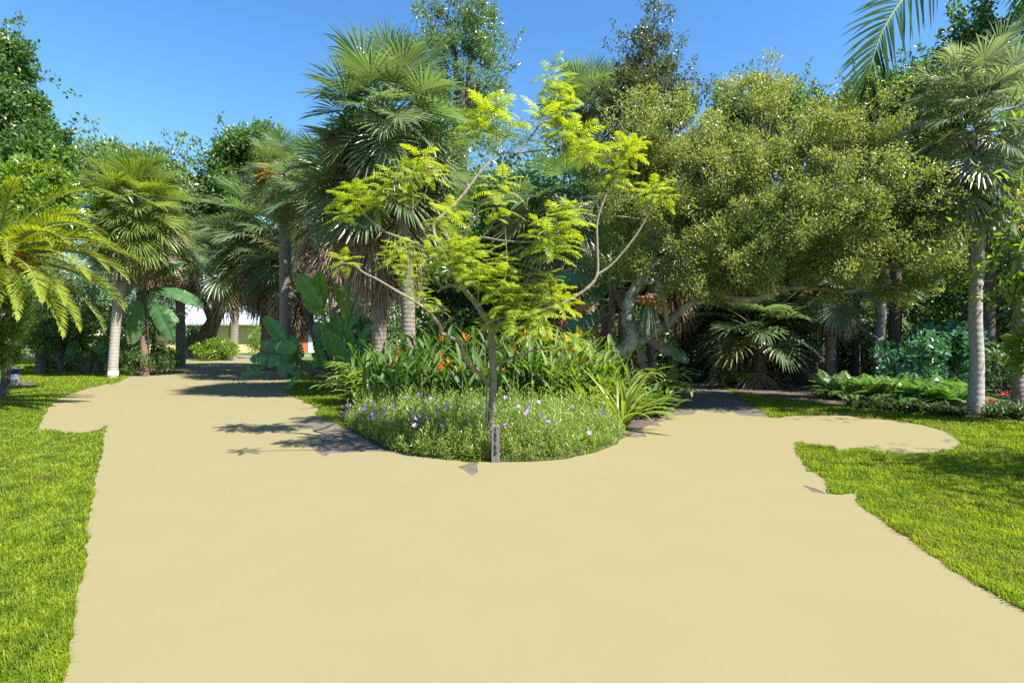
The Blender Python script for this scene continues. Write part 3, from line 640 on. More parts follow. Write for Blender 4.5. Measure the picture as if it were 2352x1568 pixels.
olive = tree('olive_leaved_tree', 'leaning olive green tree with lichen-mottled twisting limbs spreading over the drive', G(1300, 935)[:2], T0, [.21, .18, .15, .14, .13, .12, .105, .09, .08], blobs, 560, .24, 150, .066, .033, 'oak', 'oakbark', limbs, sprigs=sp, sides=12, br=.013, rough=.12, nspr=170, shell_lo=.3, mega=50)

def quick_tree(label, px, gY, blobs_px, leafm, ncl, rc, per, L, W, barkm='darkbark', r=.18, trunk_px=None, name='broadleaf_tree', sprigs=(), group=None, limbs=()):
    x = A(px, 800, gY)[0]
    bl_ = [bl(a, b_, c, d, gY + dy, dyr, wt) for a, b_, c, d, dy, dyr, wt in blobs_px]
    top = bl_[0][0]
    tp = trunk_px and [A(a, b_, gY) for a, b_ in trunk_px] or [(x, gY, -.05), (x + .1, gY, top[2] * .4), tuple(top)]
    tp = [np.asarray(p, float) for p in tp]
    if trunk_px is None: pass
    else: tp[0][2] = -.05
    x = tp[0][0]
    lim = [([tp[-1] * .5 + tp[-2] * .5, (tp[-1] + c) / 2 + np.array((0, 0, -.2)), c], [r * .5, r * .35, r * .12]) for c, _, _ in bl_[1:]] + list(limbs)
    sps = [([A(a, b_, gY), A((a + c) / 2 + 5, (b_ + d) / 2, gY), A(c, d, gY)], n) for a, b_, c, d, n in sprigs]
    return tree(name, label, (x, tp[0][1]), tp, [r, r * .8, r * .4], bl_, ncl, rc, per, L, W, leafm, barkm, lim, sprigs=sps, group=group)

quick_tree('dark wispy-topped tree rising behind the leaning olive-leaved tree', 1490, 14.5, [(1490, 270, 95, 90, 0, 1., .4), (1440, 220, 60, 80, 0, .8, .2), (1540, 230, 70, 80, 0, .8, .2), (1490, 150, 55, 80, 0, .6, .16), (1500, 60, 40, 60, 0, .5, .06)], 'wispy', 150, .25, 90, .095, .045, r=.14,
           sprigs=[(1490, 150, 1490, 5, 130), (1470, 200, 1400, 40, 120), (1500, 200, 1545, 20, 120), (1480, 180, 1440, 60, 90), (1520, 250, 1600, 130, 110), (1540, 300, 1640, 180, 110), (1440, 260, 1375, 180, 90), (1490, 120, 1515, -30, 100), (1440, 200, 1385, 90, 80), (1530, 180, 1575, 70, 80)])
# tall tree behind the central palms
quick_tree('tall thin-leaved tree rising behind the tallest fan palm', 1060, 20, [(1060, 180, 80, 110, 0, 1.6, .4), (1030, 60, 80, 70, 0, 1.2, .3), (1100, 60, 60, 60, .2, 1.2, .2), (1110, 200, 60, 80, .2, 1.2, .2), (980, 150, 50, 60, 0, 1., .1), (1100, 290, 70, 60, .2, 1.2, .15)], 'oak2', 90, .33, 95, .13, .06, r=.25,
           sprigs=[(1100, 220, 1205, 60, 110), (1120, 200, 1195, 140, 80), (1080, 100, 1160, 50, 80), (1000, 60, 955, 10, 80), (1040, 40, 1060, -40, 80), (1090, 40, 1120, -30, 70), (940, 110, 800, 65, 40), (1000, 120, 790, 110, 30)])
# left foreground tree wall
quick_tree('tall dark vine-draped tree towering at the left frame edge', -70, 15, [(-38, 330, 90, 160, 0, 1.5, .42), (8, 135, 32, 50, 0, .7, .07), (-40, 210, 60, 100, .1, 1., .15), (45, 245, 38, 60, -.2, .7, .09), (90, 340, 55, 50, -.2, .8, .12), (110, 370, 40, 35, -.3, .7, .07), (20, 400, 90, 60, -.4, 1., .2)], 'dark_tree', 210, .36, 190, .13, .075, trunk_px=[(-70, 895), (-60, 600), (-40, 330)], sprigs=[(60, 120, 75, 100, 30), (100, 260, 120, 330, 40), (130, 360, 165, 372, 40)])
quick_tree('sunny yellow-green shrub tree behind the date palm', 10, 14, [(20, 480, 110, 80, 0, 1.1, .5), (90, 430, 60, 50, 0, .8, .2), (120, 500, 50, 60, 0, .8, .15), (10, 570, 90, 60, 0, .8, .2)], 'lime_tree', 120, .3, 170, .12, .065, r=.1)
quick_tree('weeping silvery shrub drooping at the left edge under the date palm', -75, 12.5, [(0, 740, 45, 70, 0, .5, .5), (30, 690, 30, 40, 0, .4, .25), (10, 810, 25, 45, 0, .35, .25)], 'lime_tree', 34, .2, 170, .085, .04, r=.05)
# background trees, left half
quick_tree('grey-green oak behind the sunlit fan palm, leftmost of the far trees', 260, 34, [(270, 430, 110, 80, 0, 3, .5), (190, 400, 40, 40, 0, 1.5, .12), (250, 365, 50, 30, 0, 1.5, .15), (360, 395, 60, 40, 0, 1.5, .2), (410, 450, 40, 60, 0, 1.5, .15)], 'oak2', 100, .8, 130, .26, .13, r=.4)
quick_tree('dense dark broad-leaved tree over the two leaning trunks', 480, 37, [(520, 480, 80, 110, 0, 3, .4), (560, 380, 60, 70, 0, 2, .25), (600, 350, 50, 50, 0, 2, .15), (470, 480, 40, 60, 0, 2, .15), (500, 590, 80, 60, 0, 2, .2), (570, 620, 60, 50, 0, 2, .15)], 'dark_tree', 170, .85, 140, .27, .15, trunk_px=[(468, 812), (487, 750), (535, 665)], r=.55, sprigs=[(560, 340, 570, 315, 60), (600, 330, 640, 305, 60), (620, 340, 655, 310, 50)],
           limbs=[([A(430, 812, 36), A(470, 762, 36), A(500, 700, 36), A(515, 650, 36)], [.35, .32, .3, .22]), ([A(490, 745, 37), A(470, 700, 37), A(440, 650, 37)], [.25, .22, .15])])
# background trees, right half
quick_tree('bushy grey-green tree on the skyline right of the thin tall sprigs', 1740, 20, [(1740, 330, 110, 110, 0, 1.8, .4), (1700, 250, 70, 60, 0, 1.2, .2), (1800, 260, 70, 60, 0, 1.2, .2), (1850, 340, 60, 90, 0, 1.2, .2)], 'oak2', 120, .5, 130, .15, .07, r=.22, sprigs=[(1700, 220, 1700, 175, 60), (1760, 230, 1745, 180, 60), (1800, 220, 1790, 185, 50)])
quick_tree('bright green crowned tree on the skyline left of the vine-smothered stump', 2050, 18, [(2050, 300, 110, 110, 0, 1.8, .4), (2110, 210, 60, 50, 0, 1.2, .2), (2020, 220, 60, 60, 0, 1.2, .15), (1960, 260, 60, 70, 0, 1.2, .15), (2170, 300, 60, 100, 0, 1.2, .2)], 'dark_tree', 130, .45, 130, .14, .07, r=.2, sprigs=[(2100, 190, 2135, 150, 60), (1990, 220, 1995, 160, 60), (2040, 200, 2040, 140, 50)])
x = A(2262, 0, 15)[0]
quick_tree('dead palm stump smothered in dark ivy with a vine spire on top', 2262, 15, [(2262, 120, 42, 55, 0, .55, .45), (2210, 125, 36, 25, 0, .4, .15), (2250, 190, 65, 50, 0, .7, .3), (2160, 270, 50, 60, 0, .8, .2)], 'dark_tree', 70, .24, 190, .13, .085, r=.2, name='ivy_covered_trunk', sprigs=[(2262, 80, 2262, 0, 160), (2266, 90, 2250, 20, 60)])
# schefflera-like shrub tree at the right edge with gold flowers
sch = quick_tree('umbrella-leaved tree with golden flowers at the right frame edge', 2450, 9.5, [(2400, 600, 50, 60, 0, .5, .3), (2400, 480, 30, 50, 0, .4, .2), (2385, 690, 40, 60, 0, .4, .3), (2385, 800, 30, 40, 0, .4, .2)], 'lime_tree', 26, .22, 70, .2, .075, r=.07)
for px, py in [(2346, 440), (2350, 515), (2349, 462)]:
    mb = MB(); c = A(px, py, 9.2); n = 16
    leaves(mb, c + rng.normal(0, .04, (n, 3)), unit(n), unit(n), .05, .03)
    mb.build('flower', M['goldflower'], sch)
tree('shade_tree', 'open-crowned tree standing just right of the lawn, its dappled shade on the grass', (9.7, 2.9), [(9.7, 2.9, -.1), (9.6, 3., 2.), (9.5, 3.1, 4.)], [.16, .13, .09], [((9.5, 3.2, 4.7), (2., 1.5, 1.1), .6), ((8.9, 4.2, 4.1), (1.2, 1., .8), .4)], 70, .36, 60, .13, .06, 'lime_tree', 'darkbark')
# forest behind, one crown shape shared by many trees
FOREST = []
for k, (lm, H, Rr) in enumerate([('forest', 8, 2.8), ('dark_tree', 7, 2.4), ('forest', 9.5, 2.6)]):
    t = tree('forest_tree', 'dark background tree closing the shaded wood behind the garden', (0, 0), [(0, 0, -.1), (.15, .1, H * .3), (0, 0, H * .75)], [.2, .16, .06],
             [((0, 0, H * .62), (Rr, Rr, H * .38), .55), ((.6, .3, H * .38), (Rr * .9, Rr * .9, H * .2), .45)], 90, .6, 120, .19, .09, lm, 'darkbark', group='background trees of the shaded wood')
    FOREST.append((t, kids(t)))
r = random.Random(12)
spots = []
for i in range(17): spots.append((r.uniform(2.6, 4.2) + i * 1.6, 21.5 + (i % 3) * 2.6 + r.uniform(-.8, .8), 1.02))
for i in range(9): spots.append((-3 + i * 1.3 + r.uniform(-.4, .4), 19.5 + (i % 2) * 3, 1.0))
for i in range(7): spots.append((14.5 + i * 1.5, 15. + (i % 2) * 2.4 + r.uniform(-.5, .5), .82))
for i in range(11): spots.append((-36 + i * 2.1 + r.uniform(-.6, .6), 30 + (i % 2) * 3 + r.uniform(-1, 1), .8 if i < 8 else .6))
for i in range(5): spots.append((-25 + i * 1.9, 22 + (i % 2) * 2.5, .6))
spots = [p for p in spots if not (p[1] > 21 and -.62 < p[0] / p[1] < -.3)]
spots += [(-9.2, 31, .62), (-7.6, 29, .58), (-6., 30.5, .66), (-6.6, 26, .5)]
first = [True] * 3
for i, (x, y, s) in enumerate(spots):
    k = i % 3; t, ch = FOREST[k]
    if first[k]:
        t.location = (x, y, 0); t.rotation_euler = (0, 0, r.uniform(0, 6)); t.scale = (s, s, s); first[k] = False
    else: copy_tree(t, ch, (x, y, 0), r.uniform(0, 6.28), s * r.uniform(.9, 1.1))

# shrubs of the understorey
def shrub(name, label, x, y, h, wdt, leafm, ncl, rc, per, L, W, group=None, cat='shrub'):
    root = thing(name, label, cat, (x, y, 0), group); o = np.array((x, y, 0.))
    C = shell(o + np.array((0, 0, h * .55)), (wdt / 2, wdt / 2, h * .5), ncl, lo=.4)
    wd = MB()
    for c in C: tube(wd, [o + np.array((*(rng.normal(0, .06, 2)), -.02)), (o + c) / 2 + rng.normal(0, .06, 3), c], [.02, .012, .005], 4, 2, cap=False)
    lf = MB(); clump_leaves(lf, C, rc, per, L, W); wd.build('stem', M['twig'], root); lf.build('foliage', M[leafm], root)
    return root
UND = []
for k, (lm, L, W) in enumerate([('forest', .16, .07), ('blue_shrub', .2, .09), ('dark_tree', .14, .06)]):
    t = shrub('understorey_shrub', 'low dark shrub filling the shade under the background trees', 0, 0, 1.9, 2.0, lm, 26, .34, 60, L, W, 'understorey shrubs in the shade')
    UND.append((t, kids(t)))
first = [True] * 3; r = random.Random(5); us = []
for i in range(24): us.append((4.2 + i * .85 + r.uniform(-.3, .3), 19.2 + (i % 3) * 1.6 + r.uniform(-.5, .5) - max(0, i - 10) * .28, r.uniform(.9, 1.35)))
for i in range(9): us.append((-3 + i * .85 + r.uniform(-.2, .2), 17.0 + (i % 2) * 1.4, r.uniform(.8, 1.2)))
for i in range(7): us.append((-25.5 + i * 1.3 + r.uniform(-.3, .3), 25.5 + (i % 2) * 1.6, r.uniform(.8, 1.15)))
for i in range(6): us.append((9.6 + i * 1.15, 13.6 + (i % 2) * 1.2 + r.uniform(-.3, .3), r.uniform(.55, .8)))
for i, (x, y, s) in enumerate(us):
    t, ch = UND[i % 3]
    if first[i % 3]: t.location = (x, y, 0); t.scale = (s, s, s); first[i % 3] = False
    else: copy_tree(t, ch, (x, y, 0), r.uniform(0, 6.28), s)
g = G(2160, 880)
shrub('rounded_shrub', 'rounded blue-green broad-leaved bush behind the pale-trunked palm', A(2165, 880, 14.2)[0], 14.2, 1.85, 1.5, 'blue_shrub', 46, .26, 60, .2, .11)
shrub('dense_shrub', 'dark small-leaved bush at the corner of the drive by the banana plant', A(345, 850, 21.5)[0], 21.5, 1.15, 2.0, 'dark_tree', 60, .26, 110, .085, .045)
shrub('lime_shrub', 'bright lime-leaved bush at the foot of the leaning dark trunks', A(500, 815, 34)[0], 34., 1.1, 2.3, 'lime_tree', 40, .3, 60, .2, .09)
shrub('small_shrub', 'glossy low shrub between the ivy-footed trunk and squat fan palm', A(1690, 880, 16.8)[0], 16.8, .55, 1.5, 'lime_tree', 24, .2, 60, .09, .045)
shrub('low_bush', 'small dark bush at the driveway edge beneath the hanging banana leaf', A(1560, 858, 20)[0], 20., .85, 1.8, 'forest', 30, .25, 70, .11, .05)
shrub('wall_shrub', 'straggly shrub against the yellow house wall', A(640, 805, 42)[0], 42., 2.6, 2.6, 'lime_tree', 36, .5, 40, .26, .1)
shrub('wall_bush', 'twiggy yellow-green bush before the yellow wall right of the slim trunk', A(600, 805, 44)[0], 44., 2.4, 2.6, 'lime_tree', 30, .45, 36, .24, .1)
shrub('wall_creeper', 'leafy shrub in front of the yellow wall left of the dark trunks', A(455, 800, 42)[0], 42., 2.2, 2.2, 'dark_tree', 30, .45, 50, .24, .1)
shrub('twiggy_bush', 'twiggy dark undergrowth bush left of the big-leaved philodendron', A(150, 850, 23.5)[0], 23.5, .9, 1.6, 'forest', 24, .25, 40, .1, .045)

# plain dark trunks seen under the trees
def bare_trunk(label, pts, rad, bark='darkbark', name='tree_trunk', cat='tree trunk'):
    p0 = pts[0]; root = MB(); tube(root, pts, rad, 10, 7, .06)
    o = root.build(name, M[bark], None, True, origin=(p0[0], p0[1], 0)); tag(o, label, cat); return o
b = G(97, 858)
bare_trunk('stout dark trunk standing on the left lawn under the date palm fronds', [A(97, 860, b[1]), A(97, 800, b[1]), A(95, 720, b[1]), A(92, 600, b[1])], [.24, .2, .19, .18])
bare_trunk('pale weathered dead trunk with peeling bark beyond the ferns', [A(2018, 868, 17), A(2016, 800, 17), A(2022, 740, 17), A(2026, 640, 17), A(2030, 560, 17)], [.13, .14, .15, .14, .1], 'palmbark_pale')
bare_trunk('thin dark trunk between the slim grey palm and the dead trunk', [A(1965, 870, 17.5), A(1966, 780, 17.5), A(1968, 660, 17.5)], [.14, .11, .1])
bare_trunk('grey trunk at the right frame edge behind the umbrella-leaved tree', [A(2342, 930, 12.), A(2338, 820, 12.), A(2341, 700, 12.), A(2344, 560, 12.)], [.14, .12, .12, .12], 'palmbark')
bare_trunk('dark leaning trunk beside the paddle-leaved plant', [A(745, 842, 20.), A(733, 800, 20.), A(715, 745, 20.), A(700, 700, 20.)], [.2, .16, .14, .13])
iv = bare_trunk('mossy flared tree foot at the inner bend of the driveway', [A(1648, 884, 17.2), A(1648, 868, 17.2), A(1647, 845, 17.2), A(1646, 790, 17.2)], [.5, .3, .19, .17], 'oakbark')

# ------------------------------------------------------------------ the lime feathery tree in front
jY = 7.15
def spray_mesh(seed, nf):
    r = np.random.default_rng(seed); mb = MB()
    for f in range(nf):
        az = f * 2.4 + r.uniform(-.25, .25); q = f / nf
        elev = .85 - 1.0 * q + r.uniform(-.1, .1); L = r.uniform(.42, .56) * (.7 + .4 * q); bend = r.uniform(.6, 1.0)
        k = 8; pos = np.array((0, 0, .2 * (1 - q) - .1)); P = [pos]; T = []
        for i in range(k):
            th = elev - bend * ((i + .5) / k); d = np.array((math.cos(th) * math.cos(az), math.cos(th) * math.sin(az), math.sin(th)))
            T.append(d); pos = pos + d * L / k; P.append(pos)
        P = np.array(P); T = np.array(T + [T[-1]])
        tube(mb, P, [.0045, .0015], 3, raw=True, m=1, cap=False)
        npn = 14; s0 = np.array((-math.sin(az), math.cos(az), 0))
        for sg in (-1, 1):
            t = np.linspace(.16, .99, npn); qq = np.clip(t * k, 0, k - .01); i0 = qq.astype(int); fr = (qq - i0)[:, None]
            B = P[i0] * (1 - fr) + P[i0 + 1] * fr; Tv = T[i0]; up = nrm(np.cross(s0[None], Tv)); up = np.where(up[:, 2:3] < 0, -up, up)
            an = (1.2 - .55 * t)[:, None] + r.normal(0, .08, (npn, 1))
            D = nrm(Tv * np.cos(an) + sg * s0 * np.sin(an) + up * r.normal(.08, .1, (npn, 1)))
            ln = .125 * np.sin(PI * np.clip(.12 + .84 * t, 0, 1)) ** .6 * r.uniform(.85, 1.1, npn)
            S = 4; tt = np.linspace(0, 1, S)
            Dt = nrm(D[:, None] + GR * (.5 * tt)[None, :, None])
            Pt = B[:, None] + np.concatenate([np.zeros((npn, 1, 3)), np.cumsum(((ln / (S - 1))[:, None, None] * Dt)[:, 1:], 1)], 1)
            side = nrm(np.cross(Dt, np.broadcast_to(up[:, None], Dt.shape)))
            strips(mb, Pt, .0145 * np.array([[.5, 1, .9, .2]]) * np.ones((npn, 1)), side)
    return mb.data('leaf_spray', [M['jaca'], M['jacabark']])
SPR = [spray_mesh(1, 13), spray_mesh(2, 12), spray_mesh(3, 15), spray_mesh(4, 9)]
jb = A(1129, 1042, jY)
root = thing('feathery_tree', 'slender multi-branched tree with lime feathery leaf sprays rising from the petunia hedge', 'tree', (jb[0], jb[1], 0)); rl = np.array(root.location)
def J(l, dy0=0., dy1=0.):
    n = len(l); return [A(px, py, jY + dy0 + (dy1 - dy0) * i / max(1, n - 1)) for i, (px, py) in enumerate(l)]
wood = MB()
tube(wood, J([(1129, 1050), (1129, 966), (1133, 870), (1129, 790), (1123, 746), (1107, 718), (1091, 694), (1063, 662)]), [.056, .05, .047, .045, .042, .04, .038, .033], 10, 7, .06)
for l, d0, d1, r0, r1 in [
    ([(1120, 885), (1108, 862), (1087, 846), (1067, 822), (1059, 790), (1030, 772), (1013, 764), (1010, 748), (987, 718), (955, 694), (907, 666), (867, 642), (835, 626), (812, 606)], 0, -.9, .034, .012),
    ([(1013, 764), (1018, 745), (1034, 735), (1020, 715), (985, 700)], -.3, -.5, .014, .008),
    ([(1063, 662), (1035, 656), (1015, 662), (1005, 672)], 0, -.1, .03, .016),
    ([(1063, 662), (1085, 655), (1110, 658)], 0, -.2, .02, .01),
    ([(1015, 660), (985, 618), (960, 595), (937, 580)], -.1, -.4, .018, .01),
    ([(1063, 662), (1030, 610), (985, 574), (931, 550), (887, 534), (851, 506), (828, 480), (822, 468)], 0, .5, .03, .011),
    ([(1030, 612), (1050, 578), (1075, 560), (1107, 546), (1147, 552), (1205, 556), (1262, 552)], 0, -.4, .022, .010),
    ([(1045, 640), (1010, 566), (998, 540), (998, 512), (1022, 490), (1061, 451), (1092, 409), (1117, 381), (1145, 353), (1187, 352), (1240, 346)], .1, .9, .034, .012),
    ([(1045, 600), (1064, 545), (1092, 500), (1105, 469), (1140, 440)], .1, .1, .02, .009),
    ([(1107, 546), (1128, 520), (1140, 500)], -.1, -.1, .011, .007),
    ([(1000, 580), (982, 550), (968, 521), (950, 490), (945, 479), (928, 469), (912, 434), (908, 405)], .1, .3, .022, .009),
    ([(945, 479), (962, 462), (978, 440), (982, 400), (968, 372)], .2, .4, .014, .008),
    ([(948, 480), (949, 430), (949, 385)], .2, .3, .012, .007),
    ([(1145, 353), (1150, 320), (1160, 290)], .7, .9, .014, .008),
    ([(1187, 352), (1230, 300), (1262, 240), (1270, 200)], .8, 1.1, .018, .008),
    ([(1200, 350), (1270, 340), (1325, 320)], .8, .9, .014, .008),
    ([(1129, 850), (1165, 826), (1219, 806), (1267, 798), (1305, 802), (1315, 790)], 0, -.5, .02, .009),
    ([(1131, 800), (1150, 806), (1123, 786), (1111, 758), (1108, 745)], -.1, -.3, .01, .006),
    ([(1127, 775), (1150, 745), (1200, 728), (1250, 712), (1290, 698), (1343, 666), (1371, 632), (1372, 570), (1372, 511), (1389, 455), (1415, 412), (1432, 350)], .1, .6, .033, .011),
    ([(1371, 632), (1411, 602), (1463, 537), (1493, 481), (1500, 450)], .5, .6, .022, .009),
    ([(1123, 746), (1150, 720), (1170, 690)], 0, -.3, .016, .008), ([(1190, 728), (1215, 710)], 0, -.2, .01, .008),
    ([(1098, 700), (1100, 650), (1105, 615)], 0, -.4, .014, .008), ([(1045, 640), (1035, 610), (1030, 590)], -.1, -.3, .012, .008),
    ([(998, 520), (1020, 505), (1035, 498)], -.0, -.2, .01, .007), ([(1098, 706), (1160, 640), (1160, 520)], .3, .3, .012, .008)]:
    tube(wood, J(l, d0, d1), [r0 * .82, r0 * .55 + r1 * .2, r1 * .75], 7, 5, .06)
wood.build('trunk', M['jacabark'], root, True)
sprays = [(800, 462, 55, .5), (820, 440, 45, .6), (790, 500, 42, .4), (905, 420, 55, .3), (880, 445, 42, .2), (965, 365, 55, .4), (990, 400, 45, .4), (950, 410, 40, .3), (1030, 500, 55, -.2), (1010, 520, 35, -.2),
          (1150, 430, 60, .1), (1145, 475, 50, 0), (1145, 500, 24, -.1), (1130, 275, 70, .9), (1170, 300, 60, .9), (1100, 310, 50, .8), (1150, 250, 45, 1.0), (1240, 280, 60, .9), (1210, 320, 50, .9), (1325, 320, 60, .9), (1340, 355, 40, .9), (1290, 300, 45, 1.),
          (1268, 175, 50, 1.1), (1280, 215, 50, 1.1), (1265, 250, 40, 1.1), (1285, 510, 65, -.4), (1255, 550, 62, -.4), (1310, 490, 50, -.3), (1270, 580, 50, -.5), (920, 575, 50, -.4), (900, 600, 40, -.4), (935, 620, 40, -.4), (790, 602, 42, -.9),
          (1030, 580, 60, -.3), (1000, 600, 40, -.3), (1050, 610, 50, -.3), (1110, 605, 62, -.4), (1140, 640, 55, -.4), (1090, 640, 50, -.5), (1200, 690, 75, -.3), (1165, 720, 70, -.4), (1240, 720, 65, -.3), (1270, 680, 58, -.2), (1190, 650, 55, -.2), (1150, 690, 55, -.4),
          (1210, 745, 60, -.4), (970, 690, 38, -.5), (1010, 710, 30, -.5), (950, 655, 38, -.4), (1110, 745, 30, -.3), (1435, 345, 50, .6), (1415, 395, 42, .6), (1400, 420, 30, .6), (1460, 330, 30, .6), (1500, 440, 48, .6), (1530, 450, 30, .6), (1318, 785, 36, -.5), (1290, 700, 45, .1), (1450, 360, 30, .7), (950, 450, 35, .3), (1230, 760, 50, -.5), (1190, 775, 42, -.4), (1255, 645, 46, -.3), (1135, 665, 42, -.45), (1085, 580, 50, -.2), (1060, 560, 36, 0), (1160, 600, 40, -.3), (1290, 560, 45, -.4), (980, 585, 40, -.2), (860, 470, 36, .3), (930, 385, 36, .4), (1300, 260, 44, 1.), (1110, 250, 44, .9)]
r = random.Random(2)
for i, (px, py, rr, dy) in enumerate(sprays):
    p = A(px, py, jY + dy); s = rr * (jY + dy) / F / .385
    link('leaf_spray', SPR[r.randrange(4)] if rr > 34 else SPR[3], root, tuple(p - rl), (r.uniform(-.25, .25), r.uniform(-.25, .25), r.uniform(0, 6.28)), s)
mb = MB(); tube(mb, J([(1119, 1040), (1117, 960), (1118, 872)], -.1, -.1), [.012, .011, .01], 6, 3); mb.build('support_stake', M['postwood'], root, True)

# ------------------------------------------------------------------ petunia hedge
def hedge():
    front = np.array([G(1435, 1004), G(1400, 1028), G(1300, 1053), G(1200, 1060), G(1140, 1061), G(1060, 1059), G(1000, 1054), G(905, 1039), G(850, 1011), G(800, 984), G(793, 968)])
    poly = np.vstack([front, [(-2.6, 10.4, 0), (0, 10.3, 0), (1.7, 9.9, 0)]])
    root = thing('petunia_hedge', 'low rounded bank of purple-flowered petunias around the foot of the feathery tree', 'hedge', (0, 8, 0))
    seg = [(poly[i], poly[(i + 1) % len(poly)]) for i in range(len(poly))]
    def dist(x, y):
        p = np.stack([x, y], 1); d = np.full(len(x), 9.)
        for a, b in seg:
            ab = (b - a)[:2]; t = np.clip(((p - a[:2]) @ ab) / (ab @ ab), 0, 1)
            d = np.minimum(d, np.linalg.norm(p - (a[:2] + t[:, None] * ab), axis=1))
        return d
    def hgt(x, y): return (.43 * np.minimum(1, (dist(x, y) + .02) / .3) ** .45) * (1 + .06 * np.sin(x * 23 + y * 17) + .12 * np.sin(x * 5.1 + y * 3) * np.cos(y * 4.3 - x * 2) + .07 * np.sin(x * 11 + 1) * np.sin(y * 9))
    n = 90000; x = rng.uniform(-3.2, 2.1, n); y = rng.uniform(6.5, 10.5, n); k = inside(poly, x, y)
    d = np.zeros(n); d[k] = dist(x[k], y[k]); k &= (d < .4) | (rng.random(n) < .25)
    x, y = x[k], y[k]; h = hgt(x, y); n = len(x)
    z = h * rng.uniform(.02, .8, n)
    B = np.stack([x, y, z], 1)
    D = nrm(rng.normal(0, .6, (n, 3)) + np.array((0, -.1, .4))); N = nrm(rng.normal(0, .6, (n, 3)) + np.array((0, 0, .8)))
    mb = MB(); leaves(mb, B, D, N, rng.uniform(.05, .09, n), rng.uniform(.010, .018, n), curl=.3)
    # leafy shoots, each a rosette-tipped stem
    ns = 5200; sx = rng.uniform(-3.2, 2.1, ns); sy = rng.uniform(6.5, 10.5, ns); kk = inside(poly, sx, sy); sx, sy = sx[kk], sy[kk]; ds = dist(sx, sy)
    kk = (ds < .45) | (rng.random(len(sx)) < .55); sx, sy, ds = sx[kk], sy[kk], ds[kk]; sh = hgt(sx, sy) * rng.uniform(.8, 1.32, len(sx))
    m_ = 15; ns = len(sx); q = np.linspace(.3, 1, m_)[None]; aa = (np.arange(m_) * 2.4)[None] + rng.random((ns, 1)) * 6.28
    lean = rng.normal(0, .12, (ns, 2)); lean[:, 1] -= np.where(ds < .35, .12, 0)
    Bq = np.stack([sx[:, None] + lean[:, :1] * q * sh[:, None], sy[:, None] + lean[:, 1:] * q * sh[:, None], sh[:, None] * q], -1)
    el = .15 + .9 * q ** 3 + rng.normal(0, .2, (ns, m_))
    Dq = np.stack([np.cos(aa) * np.cos(el), np.sin(aa) * np.cos(el), np.sin(el)], -1)
    Nq = np.stack([-np.cos(aa) * np.sin(el), -np.sin(aa) * np.sin(el), np.cos(el)], -1)
    leaves(mb, Bq.reshape(-1, 3), Dq.reshape(-1, 3), Nq.reshape(-1, 3), (rng.uniform(.06, .105, (ns, 1)) * (1.1 - .4 * q)).ravel(), rng.uniform(.012, .02, ns * m_), curl=.25)
    mb.build('foliage', M['hedge'], root)
    st = MB(); q = rng.permutation(len(x))[:1500]
    P = np.stack([np.stack([x[q], y[q], np.zeros(len(q))], 1), np.stack([x[q] + rng.normal(0, .04, len(q)), y[q] + rng.normal(0, .04, len(q)), h[q] * .9], 1)], 1)
    strips(st, P, np.full((len(q), 2), .006), np.tile(np.array([[1., .2, 0]]), (len(q), 1))); st.build('stem', M['twig'], root)
    zs = [(550,1150),(590,1150),(435,1160),(408,1165),(640,1195),(690,1175),(530,1180),(578,1210),(503,1225),(553,1250),(577,1235),(670,1255),(800,1200),(840,1220),(820,1235),(878,1215),(885,1238),(948,1185),(970,1280),(820,1278),(1002,1165),(883,1145),(907,1123),(838,1097),(1090,1178),(1185,1185),(1335,1115),(1410,1170),(1470,1160),(1485,1163),(1465,1190),(1448,1205),(1463,1230),(1538,1225),(1580,1262),(1612,1190),(1525,1145),(1330,1280),(1470,1100),(1722,1183),(1810,1318),(1885,1187),(1890,1215),(770,1120)]
    fm = MB()
    for i in range(5):
        a = i * 2 * PI / 5; d = np.array((math.cos(a), math.sin(a), .35)); s = np.array((-math.sin(a), math.cos(a), 0))
        P = np.array([[0, 0, 0]] + [list(d * q) for q in (.012, .022, .03)]); strips(fm, P[None], np.array([[.004, .02, .026, .014]]), np.repeat(s[None, None], 4, 1)[0][None])
    me = fm.data('flower', M['purple']); rl_ = np.array(root.location)
    for zx, zy in zs:
        px, py = 627.2 + zx * .4, 470.4 + zy * .4
        for t in np.linspace(6.4, 10.2, 160):
            p = A(px, py, t)
            if inside(poly, p[:1], p[1:2])[0] and hgt(p[:1], p[1:2])[0] + .05 > p[2]: break
        p = p + np.array((0, -.06, .035))
        link('flower', me, root, tuple(p - rl_), (random.uniform(.6, 1.3), random.uniform(-.4, .4), random.uniform(0, 6)), random.uniform(.95, 1.2))
hedge()

# house-number post
pb = G(1138, 1060.5)
root = thing('number_post', 'short grey wooden post with house number 13750 before the petunia hedge', 'signpost', (pb[0], pb[1], 0))
mb = MB(); px, py = pb[0], pb[1] - .03; box(mb, (px, py, .205), (.094, .09, .47), 0, 0, .004); mb.build('post', M['postwood'], root)
for i, ch in enumerate('13750'):
    cu = bpy.data.curves.new('numeral', 'FONT'); cu.body = ch; cu.size = .076; cu.extrude = .004; cu.align_x = 'CENTER'; cu.align_y = 'CENTER'; cu.bevel_depth = .0008
    tmp = bpy.data.objects.new('numeral', cu); SC.collection.objects.link(tmp)
    dg = bpy.context.evaluated_depsgraph_get(); me = bpy.data.meshes.new_from_object(tmp.evaluated_get(dg)); bpy.data.objects.remove(tmp)
    me.materials.clear(); me.materials.append(M['digit']); me.name = 'numeral'
    link('numeral', me, root, (px - root.location.x, py - .0475 - root.location.y, .395 - i * .069), (PI / 2, 0, 0))

